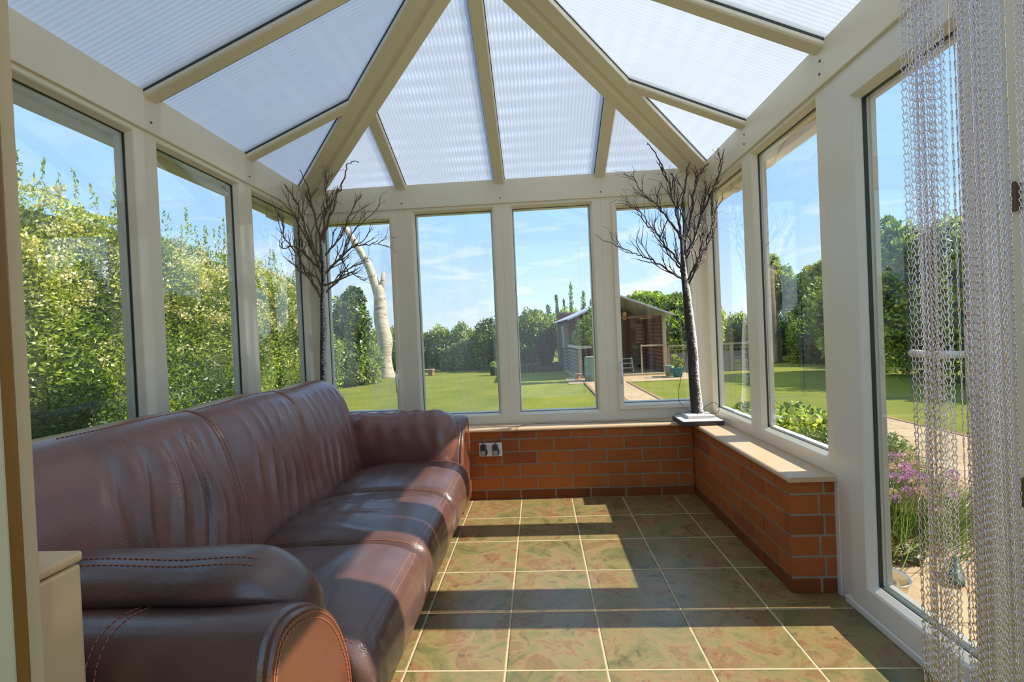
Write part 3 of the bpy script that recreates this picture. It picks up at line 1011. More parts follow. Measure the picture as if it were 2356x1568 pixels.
# seat cushions
cp = [(-.66, .30), (-.56, .355), (-.40, .372), (-.24, .378), (-.11, .374), (-.03, .360), (.020, .330), (.043, .285), (.046, .235), (.040, .19), (.026, .155), (-.03, .145), (-.3, .145), (-.6, .145), (-.67, .20)]
cprof = catmull(cp, 6, True); nc = len(cprof)
CUSH = [(-.945, -.36), (-1.53, -.945), (-2.11, -1.53)]
for ci, (c0, c1) in enumerate(CUSH):
    cy = (c0 + c1) / 2; hw_ = (c1 - c0) / 2
    def cd(t, y, p, ci=ci, cy=cy, hw_=hw_):
        if p[1] < .15: return 0
        q = (y - cy) / hw_
        top = max(0, min(1, (p[1] - .30) / .05))
        d = .026 * (1 - q * q) * top + .010 * (1 - q * q) * (1 - top)
        x = p[0]
        if ci == 1:
            for (a0_, k, w_, am) in ((.9, 7, .02, .008), (-.2, 5, .016, .009), (.35, 6, .016, .008), (-.7, 4, .02, .008)):
                c = a0_ * .28 + .35 * (x + .3) * (.5 if a0_ > 0 else -.4) + .02 * math.sin(x * 14 + a0_ * 7)
                d += am * math.exp(-((y - cy - c) / w_) ** 2) * top * math.exp(-((x + .42) / .22) ** 2)
            for x0, am, sl in ((-.48, .008, .25), (-.40, .007, -.15), (-.30, .006, .1)):
                d += am * math.exp(-((x - x0 - sl * (y - cy)) / .018) ** 2) * top * (1 - q * q)
        else:
            for x0, am, sl in ((-.5, .005, .1), (-.36, .006, -.08), (-.22, .005, .12), (-.12, .004, -.05)):
                d += am * math.exp(-((x - x0 - sl * (y - cy)) / .02) ** 2) * top * (1 - q * q)
        # front corner wrinkles
        if p[1] < .34 and p[0] > -.02:
            d += .004 * math.sin(y * 90 + p[1] * 30) * abs(q) ** 3
        d += .006 * mnoise.noise(Vector((x * 5, y * 5, ci * 3.)))
        ix = min(range(nc), key=lambda j: abs(cprof[j][0] - .012) + abs(cprof[j][1] - .337))
        return d
    mb, PC = loft(cprof, 'y', c0 + .002, c1 - .002, 90, .05, .05, cd)
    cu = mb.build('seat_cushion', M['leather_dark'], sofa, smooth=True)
    sm = MB()
    iF = min(range(nc), key=lambda j: abs(cprof[j][0] - .0) + abs(cprof[j][1] - .346))
    for di in (0, 2):
        path = [PC(iF + di, c0 + .03 + (c1 - c0 - .06) * q / 40, .0012) for q in range(41)]
        dashes(sm, path)
    # seam turning back along the near side
    for e in (.012,):
        dashes(sm, [PC(i, c0 + .024, .0012) for i in range(2, iF + 1)])
    sm.build('stitching', M['thread'], cu)

# armrests
shell = [(-2.115, .03), (-2.112, .20), (-2.118, .33), (-2.16, .43), (-2.215, .51), (-2.285, .565), (-2.36, .597), (-2.42, .598), (-2.455, .565), (-2.468, .50), (-2.47, .35), (-2.468, .18), (-2.46, .03), (-2.3, .025)]
pad = [(-2.105, .30), (-2.098, .42), (-2.105, .52), (-2.135, .60), (-2.19, .648), (-2.25, .660), (-2.31, .645), (-2.345, .612), (-2.33, .575), (-2.27, .55), (-2.20, .48), (-2.14, .38), (-2.12, .30)]
front = [(-2.118, .03), (-2.113, .20), (-2.116, .32), (-2.155, .425), (-2.21, .502), (-2.28, .556), (-2.36, .587), (-2.415, .588), (-2.447, .558), (-2.462, .50), (-2.464, .35), (-2.462, .18), (-2.455, .03)]


def mir(pr, far): return [((-2.47 - a) if far else a, b) for a, b in pr]


for far in (True, False):
    arm = bpy.data.objects.new('armrest', None); COL.objects.link(arm); arm.parent = sofa; ORIGIN[arm.name] = ORIGIN[sofa.name]
    pr = catmull(mir(shell, far), 6, True)
    mb, PS = loft(pr, 'x', -1.05, -.02, 60, .03, .012, lambda t, s, p: .005 * mnoise.noise(Vector((s * 4, p[0] * 6, p[1] * 6))))
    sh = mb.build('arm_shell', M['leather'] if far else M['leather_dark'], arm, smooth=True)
    pp = catmull(mir(pad, far), 6, True)
    def pd(t, s, p, far=far):
        f = max(0, min(1, (s + .30) / .24))
        d = .010 * mnoise.noise(Vector((s * 5, p[0] * 7, p[1] * 7 + 4))) - .004 * f * f
        if far and p[1] > .35: d += .006 * math.sin(s * 55 + p[1] * 18) * max(0, (p[1] - .4) * 2.5)
        return d
    mb, PP = loft(pp, 'x', -1.0, -.035, 90, .03, .13, pd, crush=mir([(-2.20, .50)], far)[0])
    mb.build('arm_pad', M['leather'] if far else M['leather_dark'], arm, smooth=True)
    fp = catmull(mir(front, far), 5, False)
    mb = MB().prism(fp, 'x', -.028, -.006)
    mb.build('front_panel', M['leather_tan'], arm, bevel=.008, seg=3)
    sm = MB()
    for off, xx in ((.0, -.0045), (.012, -.0045)):
        cyy = sum(p[0] for p in fp) / len(fp); czz = .3
        path = []
        for a, b in fp:
            v = Vector((a - cyy, b - czz)); L = v.length
            v *= (L - .012 - off) / L
            if b > .05: path.append((xx, cyy + v.x, czz + v.y))
        dashes(sm, path)
    sm.build('stitching', M['thread'], arm); sm = MB()
    # seam over the shell and along the pad
    ip = [i for i in range(len(pr)) if pr[i][1] > .10 and ((pr[i][0] < -2.33) if not far else (pr[i][0] > -.14))]
    ip.sort(key=lambda i: i)
    for e in (-.010, .010):
        dashes(sm, [PS(i, -.36 + e + .08 * max(0, (pr[i][1] - .3)) , .0012) for i in ip])
    sm.build('stitching', M['thread'], arm); sm = MB()
    it = max(range(len(pp)), key=lambda i: pp[i][1])
    for di in (2, 4) if not far else (-2, -4):
        dashes(sm, [PP(it + di, -.95 + .82 * q / 60, .0012) for q in range(61)])
    sm.build('stitching', M['thread'], arm)

# ------------------------------------------------------------------ socket and plugs
sk = thing('wall_socket', 'white double wall socket on the brick wall beside the sofa', 'socket', (.137, -.01, .346))
MB().box(.058, .215, -.010, .0, .300, .392).build('face_plate', M['plastic_white'], sk, bevel=.003)
for x in (.128, .142): MB().box(x - .006, x + .006, -.014, -.009, .352, .378).build('switch', M['plastic_white'], sk, bevel=.001)
for i, x in enumerate((.090, .172)):
    t = thing('power_adapter', ('black plug adapter in the left socket nearest the sofa', 'black plug adapter in the right half of the wall socket')[i], 'plug', (x, -.03, .345), group='plug adapters in the wall socket')
    mb = MB().box(x - .019, x + .018, -.045, -.011, .303, .384); mb.box(x + .012, x + .026, -.038, -.014, .318, .352)
    mb.build('body', M['plastic_black'], t, bevel=.004)
    MB().box(x - .015, x + .013, -.0462, -.0448, .307, .345).build('sticker', M['label_grey'], t)
    MB().tube([(x, -.028, .38), (x, -.028, .394)], [.006, .004], 8).build('cable_boot', M['plastic_black'], t)


def cable(name, label, pts, r=.0018):
    p = catmull(pts, 8)
    o = MB().tube(p, r, 6).build(name, M['plastic_black'], smooth=True)
    return tag(o, label, 'cable')


cable('power_cable', 'thin black cable running from the right plug over the sill to the right twig tree',
      [(.172, -.028, .392), (.185, -.028, .412), (.22, -.018, .425), (.30, -.014, .440), (.33, -.022, .462), (.325, -.026, .48), (.325, -.02, .492), (.36, .06, .4915), (.45, .10, .4915), (.55, .085, .4915), (.64, .10, .4915), (.75, .08, .4915), (.86, .10, .4915), (.95, .08, .4915), (1.06, .10, .4915),
       (1.16, .09, .4915), (1.27, .045, .4915), (1.36, .02, .4915), (1.40, .04, .50), (1.405, .06, .53), (1.47, .08, .538), (1.53, .07, .545)])
cable('power_cable', 'black cable looping from the left plug down behind the sofa', [(.09, -.028, .392), (.085, -.03, .405), (.06, -.03, .408), (.03, -.03, .40), (-.01, -.025, .37), (-.02, -.012, .30)])
cable('hanging_cable', 'black cable hanging down the trunk of the right twig tree in a loop', [(1.524, .035, 1.17), (1.50, .02, 1.05), (1.475, .02, .90), (1.44, .02, .78), (1.42, .02, .66), (1.44, .02, .60), (1.49, .03, .560), (1.52, .05, .545)])
cable('looped_cable', 'small black cable loop beside the trunk base against the corner window', [(1.585, .06, .56), (1.61, .0, .60), (1.635, -.03, .618), (1.655, -.05, .60), (1.655, -.05, .56), (1.63, -.02, .541), (1.59, .03, .541)])

# ------------------------------------------------------------------ twig trees
R_TR = [(1.554, .06, .538), (1.548, .06, .635), (1.542, .06, .741), (1.536, .06, 1.006), (1.524, .06, 1.178), (1.514, .06, 1.35), (1.505, .06, 1.443), (1.499, .06, 1.549), (1.497, .06, 1.667), (1.491, .06, 1.747)]
R_BR = [[(1.505, .06, 1.443), (1.425, .047, 1.491), (1.334, .034, 1.553), (1.242, .021, 1.602), (1.151, .008, 1.637), (1.034, -.005, 1.693)], [(1.495, .06, 1.536), (1.427, .034, 1.614), (1.358, .008, 1.691), (1.304, -.018, 1.767), (1.237, -.044, 1.816), (1.19, -.07, 1.902)], [(1.494, .06, 1.72), (1.442, .06, 1.815), (1.38, .06, 1.898), (1.318, .06, 1.98), (1.243, .06, 2.051), (1.182, .06, 2.16)], [(1.491, .06, 1.747), (1.462, .029, 1.885), (1.42, -.002, 2.022), (1.367, -.034, 2.169), (1.301, -.065, 2.289), (1.252, -.096, 2.325)], [(1.497, .06, 1.667), (1.515, .067, 1.826), (1.524, .073, 1.998), (1.544, .079, 2.131), (1.55, .0, 2.22)], [(1.5, .06, 1.588), (1.537, .039, 1.766), (1.556, .018, 1.916), (1.579, -.002, 2.038), (1.595, -.023, 2.12), (1.627, -.134, 2.156)], [(1.505, .06, 1.601), (1.57, .029, 1.71), (1.61, -.002, 1.843), (1.629, -.124, 1.961), (1.627, -.235, 2.001), (1.629, -.336, 2.108)], [(1.529, .06, 1.402), (1.559, .021, 1.501), (1.601, -.018, 1.596), (1.63, -.057, 1.702), (1.63, -.136, 1.773), (1.627, -.235, 1.846)], [(1.496, .06, 1.549), (1.566, .06, 1.677), (1.61, .06, 1.806), (1.629, -.01, 1.904), (1.629, -.16, 1.988)], [(1.5, .06, 1.483), (1.467, .095, 1.555), (1.414, .105, 1.63), (1.374, .11, 1.747)], [(1.492, .06, 1.74), (1.487, .07, 1.831), (1.466, .08, 1.97), (1.465, .07, 2.123)], [(1.506, .06, 1.416), (1.558, -.027, 1.533), (1.558, -.113, 1.62), (1.544, -.2, 1.69)]]
L_TR = [(-1.035, .04, .486), (-1.028, .04, .706), (-1.022, .04, .884), (-1.018, .04, 1.048), (-1.008, .04, 1.253), (-1.004, .04, 1.417), (-.991, .04, 1.594), (-.991, .04, 1.743), (-.992, .04, 1.853)]
L_BR = [[(-1.007, .04, 1.417), (-1.045, .014, 1.525), (-1.085, -.022, 1.618), (-1.088, -.128, 1.721), (-1.086, -.274, 1.796), (-1.085, -.31, 1.887)], [(-1.001, .04, 1.58), (-1.017, -.025, 1.721), (-1.035, -.09, 1.816), (-1.064, -.155, 1.934), (-1.079, -.22, 2.008)], [(-1.004, .04, 1.69), (-1.052, .027, 1.799), (-1.086, -.006, 1.902), (-1.088, -.059, 2.01), (-1.085, -.112, 2.075), (-1.09, -.235, 2.142)], [(-.999, .04, 1.798), (-1.013, .007, 1.969), (-1.02, -.025, 2.068), (-1.026, -.058, 2.179), (-1.03, -.16, 2.275)], [(-.991, .04, 1.798), (-.944, .04, 1.972), (-.874, .04, 2.131), (-.798, -.0, 2.262), (-.745, -.05, 2.335), (-.656, -.08, 2.33)], [(-.991, .04, 1.594), (-.896, .007, 1.679), (-.81, -.025, 1.75), (-.724, -.058, 1.871), (-.6, -.09, 1.962)], [(-1.0, .04, 1.471), (-.912, .062, 1.551), (-.846, .083, 1.633), (-.768, .09, 1.673)], [(-.99, .04, 1.607), (-.861, -.009, 1.688), (-.742, -.058, 1.767), (-.644, -.106, 1.766), (-.535, -.155, 1.764)], [(-.991, .04, 1.73), (-.925, .056, 1.797), (-.857, .072, 1.893), (-.801, .089, 2.031), (-.724, .09, 2.154)], [(-1.002, .04, 1.635), (-1.064, -.068, 1.73), (-1.085, -.207, 1.759), (-1.089, -.345, 1.722)], [(-1.0, .04, 1.498), (-1.024, -.025, 1.587), (-1.086, -.09, 1.609), (-1.089, -.185, 1.648)], [(-.997, .04, 1.526), (-.852, -.047, 1.549), (-.735, -.133, 1.579), (-.651, -.22, 1.545)], [(-.994, .04, 1.839), (-.935, -.025, 1.983), (-.889, -.09, 2.057), (-.862, -.155, 2.14)]]


def twig_tree(t, trunk, tr_r, branches, mat_b, lim, seed, base):
    rnd = random.Random(seed)
    MB().tube(catmull(trunk, 4), [tr_r(i / (4 * (len(trunk) - 1))) for i in range(4 * (len(trunk) - 1) + 1)], 14).build('trunk', M['twig'], t, smooth=True)
    def ok(p):
        x, y, z = p
        if not (lim[0] < x < lim[1]) or y > .125: return False
        zroof = 2.20 + SLOPE * max(0, min(yE - y, x - xEL, xER - x))
        return z < zroof - .06 or (z < 2.03)
    for br in branches:
        mb = MB()
        pts = [Vector(p) for p in catmull(br, 5)]
        pts = [p + Vector((rnd.gauss(0, .004), rnd.gauss(0, .004), rnd.gauss(0, .004))) if 0 < i else p for i, p in enumerate(pts)]
        L = len(pts)
        r0_ = .0082
        mb.tube(pts, [r0_ * (1 - .72 * i / L) for i in range(L)], 7)
        # side twigs ending in a stub with a wire tip
        def grow(p, d, length, rad, depth):
            q = Vector(p); dd = Vector(d).normalized(); seq = [q.copy()]; steps = 5
            for s_ in range(steps):
                dd = (dd + Vector((rnd.gauss(0, .13), rnd.gauss(0, .13), rnd.gauss(.07, .10)))).normalized()
                q2 = q + dd * length / steps
                if not ok(q2): break
                q = q2; seq.append(q.copy())
                if depth > 0 and s_ >= 1 and rnd.random() < .40:
                    a = Vector((rnd.gauss(0, 1), rnd.gauss(0, .7), rnd.gauss(.3, .8)))
                    grow(q, dd * 1.25 + a.normalized() * .55, length * rnd.uniform(.45, .75), rad * .72, depth - 1)
            if len(seq) > 1:
                mb.tube(seq, [rad * (1 - .45 * i / len(seq)) for i in range(len(seq))], 5)
                # wire tip
                w_ = [seq[-1]]; e = dd.copy()
                for _ in range(4):
                    e = (e + Vector((rnd.gauss(0, .3), rnd.gauss(0, .3), rnd.gauss(-.02, .3)))).normalized()
                    nx = w_[-1] + e * rnd.uniform(.010, .022)
                    if not ok(nx): break
                    w_.append(nx)
                if len(w_) > 1: mb.tube(w_, .0011, 4)
        i = 3
        while i < L:
            d = (pts[min(i + 1, L - 1)] - pts[i - 1]).normalized()
            a = Vector((rnd.gauss(0, 1), rnd.gauss(0, .6), rnd.gauss(.35, .8))).normalized()
            k = 1 - i / L
            grow(pts[i], d * 1.2 + a * .62, rnd.uniform(.07, .17) * (.55 + .7 * k), .0044 * (.6 + .5 * k), 1)
            i += rnd.choice((1, 2, 2, 3))
        grow(pts[-1], (pts[-1] - pts[-3]), .09, .003, 1)
        mb.build('branch', mat_b, t, smooth=True)


t = thing('twig_tree', 'right decorative bare twig tree with a frosted dark trunk on the window sill corner', 'artificial tree', (1.55, .06, .4875))
MB().box(1.395, 1.655, -.150, .095, .4875, .517).build('base', M['dark_board'], t, bevel=.003)
MB().box(1.398, 1.652, -.147, .092, .517, .5185).build('base_top', M['frost_white'], t)
MB().box(1.455, 1.63, -.06, .085, .5185, .538).build('upper_base', M['frost_white'], t, bevel=.003)
twig_tree(t, R_TR, lambda k: .040 - .010 * min(1, k / .5) - .021 * max(0, (k - .45) / .55) if k < 1 else .008, R_BR, M['twig'], (.9, 1.655), 11, None)
t = thing('twig_tree', 'left decorative bare twig tree rising behind the sofa in the window corner', 'artificial tree', (-1.03, .04, .4875))
MB().box(-1.10, -.95, -.06, .085, .4875, .515).build('base', M['dark_board'], t, bevel=.003)
twig_tree(t, [(x, y, max(z, .515)) for x, y, z in L_TR], lambda k: .034 - .022 * k, L_BR, M['twig_light'], (-1.115, -.3), 23, None)

# ------------------------------------------------------------------ chain curtain
def chain_curtain():
    head, neck = .0036, .0016
    loop = []
    for a in range(9):
        an = math.radians(-50 + a * 280 / 8)
        loop.append((head * math.cos(an), head * math.sin(an)))
    loop += [(-neck, -.0062), (-neck * 1.25, -.0098), (0, -.0108), (neck * 1.25, -.0098), (neck, -.0062)]
    k = len(loop); V = []; F = []
    rw = .00066
    for i, (x, z) in enumerate(loop):
        a = loop[i - 1]; b = loop[(i + 1) % k]
        d = Vector((b[0] - a[0], 0, b[1] - a[1])).normalized(); s_ = Vector((d.z, 0, -d.x))
        for q in range(4):
            an = PI / 4 + q * PI / 2
            V.append(Vector((x, 0, z)) + s_ * rw * math.cos(an) + Vector((0, 1, 0)) * rw * math.sin(an))
    for i in range(k):
        i2 = (i + 1) % k
        for q in range(4):
            q2 = (q + 1) % 4
            F.append((i * 4 + q, i * 4 + q2, i2 * 4 + q2, i2 * 4 + q))
    V = np.array(V); F = np.array(F)
    rnd = random.Random(9)
    xs_ = []
    x = 1.043
    dense = [(1.043, 8, .0060, .003), (1.0985, 1, .008, .001), (1.111, 8, .0058, .004), (1.158, 4, .0066, .008), (1.183, 3, .0075, .010), (1.208, 24, .0070, .016)]
    strands = []
    for x0, cnt, st, jit in dense:
        for i in range(cnt):
            strands.append((x0 + i * st + rnd.uniform(-.001, .001), -2.56 + rnd.uniform(-jit, jit)))
            if cnt > 3 and i < cnt - 1 and rnd.random() < .85: strands.append((x0 + (i + .5) * st, -2.56 + rnd.uniform(.009, .016)))
    AV = []; AF = []; base = 0
    pitch_ = .0117
    for sx, sy in strands:
        ph = rnd.gauss(0, .45); tw = rnd.choice((-1, 1)) * rnd.uniform(.2, 1.0); z = 2.345 - rnd.uniform(0, .01); q = 0
        sw = rnd.uniform(0, 6.28)
        while z > .06:
            ang = ph + tw * (1.9 - z) * 1.3 + .3 * math.sin(z * 5 + sw) + (0.18 if q % 2 else 0)
            c, s_ = math.cos(ang), math.sin(ang)
            W = V.copy()
            W[:, 0], W[:, 1] = V[:, 0] * c - V[:, 1] * s_, V[:, 0] * s_ + V[:, 1] * c
            W += (sx + .0008 * math.sin(z * 3 + sw), sy, z)
            AV.append(W); AF.append(F + base); base += len(V)
            z -= pitch_; q += 1
    o = mesh_quads('chain_curtain', np.concatenate(AV), None, M['chain'], origin=(1.15, -2.56, 2.345), F=np.concatenate(AF))
    o.data.polygons.foreach_set('use_smooth', [True] * len(o.data.polygons))
    tag(o, 'silver aluminium chain-link door curtain gathered at the right edge of the doorway', 'curtain', kind='stuff')


chain_curtain()

# ------------------------------------------------------------------ ground outside
GZ = -.15
lawn = MB().box(-70, 70, -6, 90, GZ - .2, GZ).build('lawn', M['grass'])
tag(lawn, 'sunny mown green lawn stretching from the windows to the hedges', 'lawn', kind='structure')
pv = MB()
pv.box(1.80, 4.9, -6, 3.4, GZ - .1, GZ + .012)
pv.box(1.64, 2.62, .3, 9.6, GZ - .1, GZ + .010)
pv.box(1.2, 4.6, 8.7, 10.6, GZ - .1, GZ + .014)
tag(pv.build('paving', M['paving']), 'sandy paved path leading past the door to the shed', 'paving', kind='structure')
ed = MB(); ed.box(1.58, 1.66, .3, 9.0, GZ - .1, GZ + .025); ed.box(2.60, 2.68, 3.4, 8.7, GZ - .1, GZ + .025); ed.box(2.0, 2.09, 3.4, 8.7, GZ - .1, GZ + .0125); ed.box(4.88, 4.95, -6, 3.45, GZ - .1, GZ + .02)
tag(ed.build('path_edging', M['edging'], bevel=.01), 'brown brick edging along the shed path', 'edging', kind='structure')


# ------------------------------------------------------------------ foliage
def vnoise(P, f, seed=0):
    P = np.asarray(P) * f + seed * 17.3
    return np.array([mnoise.noise(Vector(p)) for p in P])


def leaves(P, Nn, size, C, droop=.0, aspect=.45, jitter=.9):
    n_ = len(P)
    D = Nn * .7 + RNG.normal(0, jitter, (n_, 3)) * .6; D[:, 2] += .15 - droop
    D /= np.linalg.norm(D, axis=1)[:, None] + 1e-9
    A = RNG.normal(0, 1, (n_, 3)); Sd = np.cross(D, A); Sd /= np.linalg.norm(Sd, axis=1)[:, None] + 1e-9
    U = np.cross(D, Sd)
    L = (size * RNG.uniform(.6, 1.35, n_))[:, None]
    V = np.empty((n_, 4, 3))
    V[:, 0] = P - D * L * .5
    V[:, 1] = P + Sd * L * aspect * .5 + U * L * .08
    V[:, 2] = P + D * L * .5 - U * L * .06
    V[:, 3] = P - Sd * L * aspect * .5 + U * L * .08
    return V.reshape(-1, 3), np.repeat(C, 4, axis=0)


def cube_sphere(c, r, nq=7, seed=0, amp=.18):
    vs = []; idx = np.arange(nq + 1)
    g = np.tan((idx / nq * 2 - 1) * PI / 4)
    Q = []
    for ax in range(3):
        for sg in (-1, 1):
            for i in range(nq):
                for j in range(nq):
                    quad = []
                    for a, b in ((i, j), (i + 1, j), (i + 1, j + 1), (i, j + 1)):
                        p = np.zeros(3); p[ax] = sg; p[(ax + 1) % 3] = g[a]; p[(ax + 2) % 3] = g[b]
                        p /= np.linalg.norm(p)
                        k = 1 + amp * mnoise.noise(Vector(p * 2.2 + np.array(c)))
                        quad.append(np.array(c) + p * np.array(r) * k)
                    Q += quad
    return np.array(Q)


def pal(n_, cols, P=None, f=1.5, spread=.35):
    cols = np.array(cols)
    t_ = RNG.uniform(0, 1, n_)
    if P is not None:
        t_ = np.clip(.5 + (vnoise(P, f)) * .9 + RNG.normal(0, spread, n_), 0, 1)
    k = t_ * (len(cols) - 1); i = np.clip(k.astype(int), 0, len(cols) - 2); w_ = (k - i)[:, None]
    c = cols[i] * (1 - w_) + cols[i + 1] * w_
    return c * RNG.uniform(.75, 1.2, n_)[:, None]


G_MID = [(0.074, 0.137, 0.013), (0.179, 0.275, 0.027), (0.336, 0.441, 0.050), (0.547, 0.607, 0.094)]
G_DARK = [(0.037, 0.090, 0.019), (0.128, 0.217, 0.032), (0.255, 0.357, 0.046), (0.446, 0.535, 0.092)]
G_YEL = [(0.118, 0.191, 0.017), (0.301, 0.383, 0.036), (0.552, 0.574, 0.071), (0.800, 0.797, 0.172)]
G_LITE = [(0.139, 0.222, 0.019), (0.276, 0.408, 0.032), (0.472, 0.613, 0.055), (0.708, 0.776, 0.112)]
G_RED = [(.03, .012, .012), (.08, .02, .02), (.10, .05, .02)]


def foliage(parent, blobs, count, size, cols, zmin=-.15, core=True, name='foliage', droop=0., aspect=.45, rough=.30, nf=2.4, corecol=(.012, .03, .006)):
    B = np.array(blobs, float)
    wts = B[:, 3] * B[:, 4] + B[:, 4] * B[:, 5] + B[:, 3] * B[:, 5]
    k = RNG.choice(len(B), int(count * 1.6), p=wts / wts.sum())
    d = RNG.normal(0, 1, (len(k), 3)); d /= np.linalg.norm(d, axis=1)[:, None]
    nz = vnoise(d * 1.0 + B[k, :3] * 1.3, nf)
    rad = (1 - np.abs(RNG.normal(0, .13, len(k)))) * (1 + rough * nz) + RNG.uniform(-.03, .06, len(k))
    P = B[k, :3] + d * B[k, 3:6] * rad[:, None]
    ok = P[:, 2] > zmin
    for j in range(len(B)):
        q = np.linalg.norm((P - B[j, :3]) / B[j, 3:6], axis=1)
        ok &= ~((q < .72) & (k != j))
    P, d = P[ok][:count], d[ok][:count]
    C = pal(len(P), cols, P)
    V, CC = leaves(P, d, size, C, droop, aspect)
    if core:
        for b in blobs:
            q = cube_sphere(b[:3], np.array(b[3:6]) * .80)  # dark core, its colour stands for shade among the inner leaves
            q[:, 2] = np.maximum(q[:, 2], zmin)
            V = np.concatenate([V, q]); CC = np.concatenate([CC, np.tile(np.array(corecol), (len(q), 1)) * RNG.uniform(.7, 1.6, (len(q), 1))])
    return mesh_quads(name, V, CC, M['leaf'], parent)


# ---- tall flowering hedge outside the left windows
hd = thing('hedge', 'tall leafy hedge with cream blossom at its top outside the left windows', 'hedge', (-3.4, 2, GZ))
HX = -2.95


def htop(y):
    return np.interp(y, [-3, 1.5, 2.2, 3.7, 5.1, 7.2], [2.42, 2.42, 2.36, 2.24, 2.05, 1.75])


def hedge_pts(n_, y0, y1, deep):
    y = RNG.uniform(y0, y1, n_); f = RNG.uniform(0, 1, n_); z = GZ + f * (htop(y) - GZ)
    Q = np.stack([np.zeros(n_), y, z], 1)
    b = vnoise(Q, 1.1) * .22 + vnoise(Q, 3.2, 2) * .12 + vnoise(Q, 8.0, 4) * .05
    rnd_top = np.clip((f - .72) / .28, 0, 1) ** 2 * .55
    x = HX + b - rnd_top - (np.clip(y - 4.1, 0, 1) ** 2) * .6 - np.abs(RNG.normal(0, deep, n_))
    zz = z + vnoise(Q, 2.1, 7) * .16 * np.clip((f - .5) * 2, 0, 1)
    return np.stack([x, y, zz], 1), f


nL = 80000
P, f = hedge_pts(nL, -2.4, 4.95, .07)
Nn = np.tile(np.array([1., 0, .25]), (nL, 1)); Nn[:, 2] += np.clip((f - .7) * 3, 0, 1.0)
C = pal(nL, G_MID, P, 1.6, .28)
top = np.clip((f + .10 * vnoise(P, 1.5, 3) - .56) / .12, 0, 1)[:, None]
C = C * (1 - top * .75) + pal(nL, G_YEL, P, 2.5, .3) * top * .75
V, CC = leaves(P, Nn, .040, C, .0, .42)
# upright sprigs along the top
SV = []; SC_ = []
for _ in range(105):
    y = RNG.uniform(-2.2, 4.8); x = HX - RNG.uniform(.1, .6); h = RNG.uniform(.10, .34) * (.6 if RNG.random() < .7 else 1.05); z0 = htop(y) - .12
    m_ = int(30 * h / .25)
    tz = np.linspace(0, 1, m_); lean = RNG.normal(0, .12, 2)
    p = np.stack([x + lean[0] * tz * h, y + lean[1] * tz * h, z0 + tz * (h + .1)], 1) + RNG.normal(0, .018, (m_, 3)) * (1.15 - tz)[:, None]
    v, c = leaves(p, np.tile(np.array([0, 0, 1.]), (m_, 1)), .045, pal(m_, G_MID + [(.42, .44, .12)]), 0, .32)
    SV.append(v); SC_.append(c)
V = np.concatenate([V] + SV); CC = np.concatenate([CC] + SC_)
# dark backing sheet, coloured for the shade inside the hedge
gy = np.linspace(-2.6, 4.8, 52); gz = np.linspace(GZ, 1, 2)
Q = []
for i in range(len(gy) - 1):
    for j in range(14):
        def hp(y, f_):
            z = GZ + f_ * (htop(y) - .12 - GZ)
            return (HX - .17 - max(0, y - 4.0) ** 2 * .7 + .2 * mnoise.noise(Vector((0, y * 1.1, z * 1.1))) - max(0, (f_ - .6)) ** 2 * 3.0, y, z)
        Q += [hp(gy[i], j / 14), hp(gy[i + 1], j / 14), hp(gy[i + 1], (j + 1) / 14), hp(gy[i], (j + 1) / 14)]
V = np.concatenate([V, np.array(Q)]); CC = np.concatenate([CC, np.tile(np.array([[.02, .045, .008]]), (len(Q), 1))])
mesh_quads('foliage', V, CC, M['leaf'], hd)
# blossom clusters
FV = []; FC = []
for _ in range(1150):
    P, f = hedge_pts(1, -2.2, 4.7, .01)
    if not (f[0] > .60 or RNG.random() < .07): continue
    m_ = int(RNG.integers(18, 44)); r_ = RNG.uniform(.018, .050)
    p = P + np.array([.035, 0, .02]) + RNG.normal(0, r_, (m_, 3)) * np.array([.6, 1, .75])
    c = np.array([.78, .72, .36]) * RNG.uniform(.7, 1.15, (m_, 1)) if RNG.random() < .75 else np.array([.66, .62, .16]) * RNG.uniform(.7, 1.1, (m_, 1))
    v, c = leaves(p, np.tile(np.array([1., 0, .5]), (m_, 1)), .021, c, 0, .9)
    FV.append(v); FC.append(c)
o = mesh_quads('blossom', np.concatenate(FV), np.concatenate(FC), M['petal'], hd); o['kind'] = 'stuff'; o['label'] = 'cream blossom clusters'


def bush(name, label, cat, blobs, count, size, cols, trunk=None, group=None, **kw):
    c = np.mean(np.array(blobs)[:, :2], axis=0)
    t = thing(name, label, cat, (c[0], c[1], GZ), group)
    foliage(t, blobs, count, size, cols, **kw)
    if trunk:
        MB().tube(catmull(trunk[0], 4), [trunk[1] * (1 - .5 * i / (4 * (len(trunk[0]) - 1))) for i in range(4 * (len(trunk[0]) - 1) + 1)], 10).build('trunk', M['bark'], t, smooth=True)
    return t


bush('shrub', 'tall dark green shrub behind the left twig tree beside the hedge end', 'shrub', [(-4.85, 10.3, 1.7, .55, .5, .85), (-5.2, 10.4, .7, .8, .7, .85), (-4.75, 10.4, 2.35, .3, .3, .4)], 7000, .11, G_DARK)
bush('shrub', 'bright yellow-green shrub at the far end of the left hedge', 'shrub', [(-4.95, 8.3, .7, .6, .6, 1.0), (-5.0, 8.2, 1.6, .45, .5, .6), (-4.6, 6.6, .7, .6, .8, .95), (-4.7, 6.4, 1.5, .45, .6, .5)], 7000, .09, G_LITE)
bush('shrub', 'rounded green bush at the foot of the birch trunk', 'shrub', [(-4.85, 11.0, .4, .6, .5, .75), (-5.15, 11.7, 1.0, .55, .5, .7), (-5.35, 11.2, .5, .5, .5, .8)], 7000, .10, G_MID)

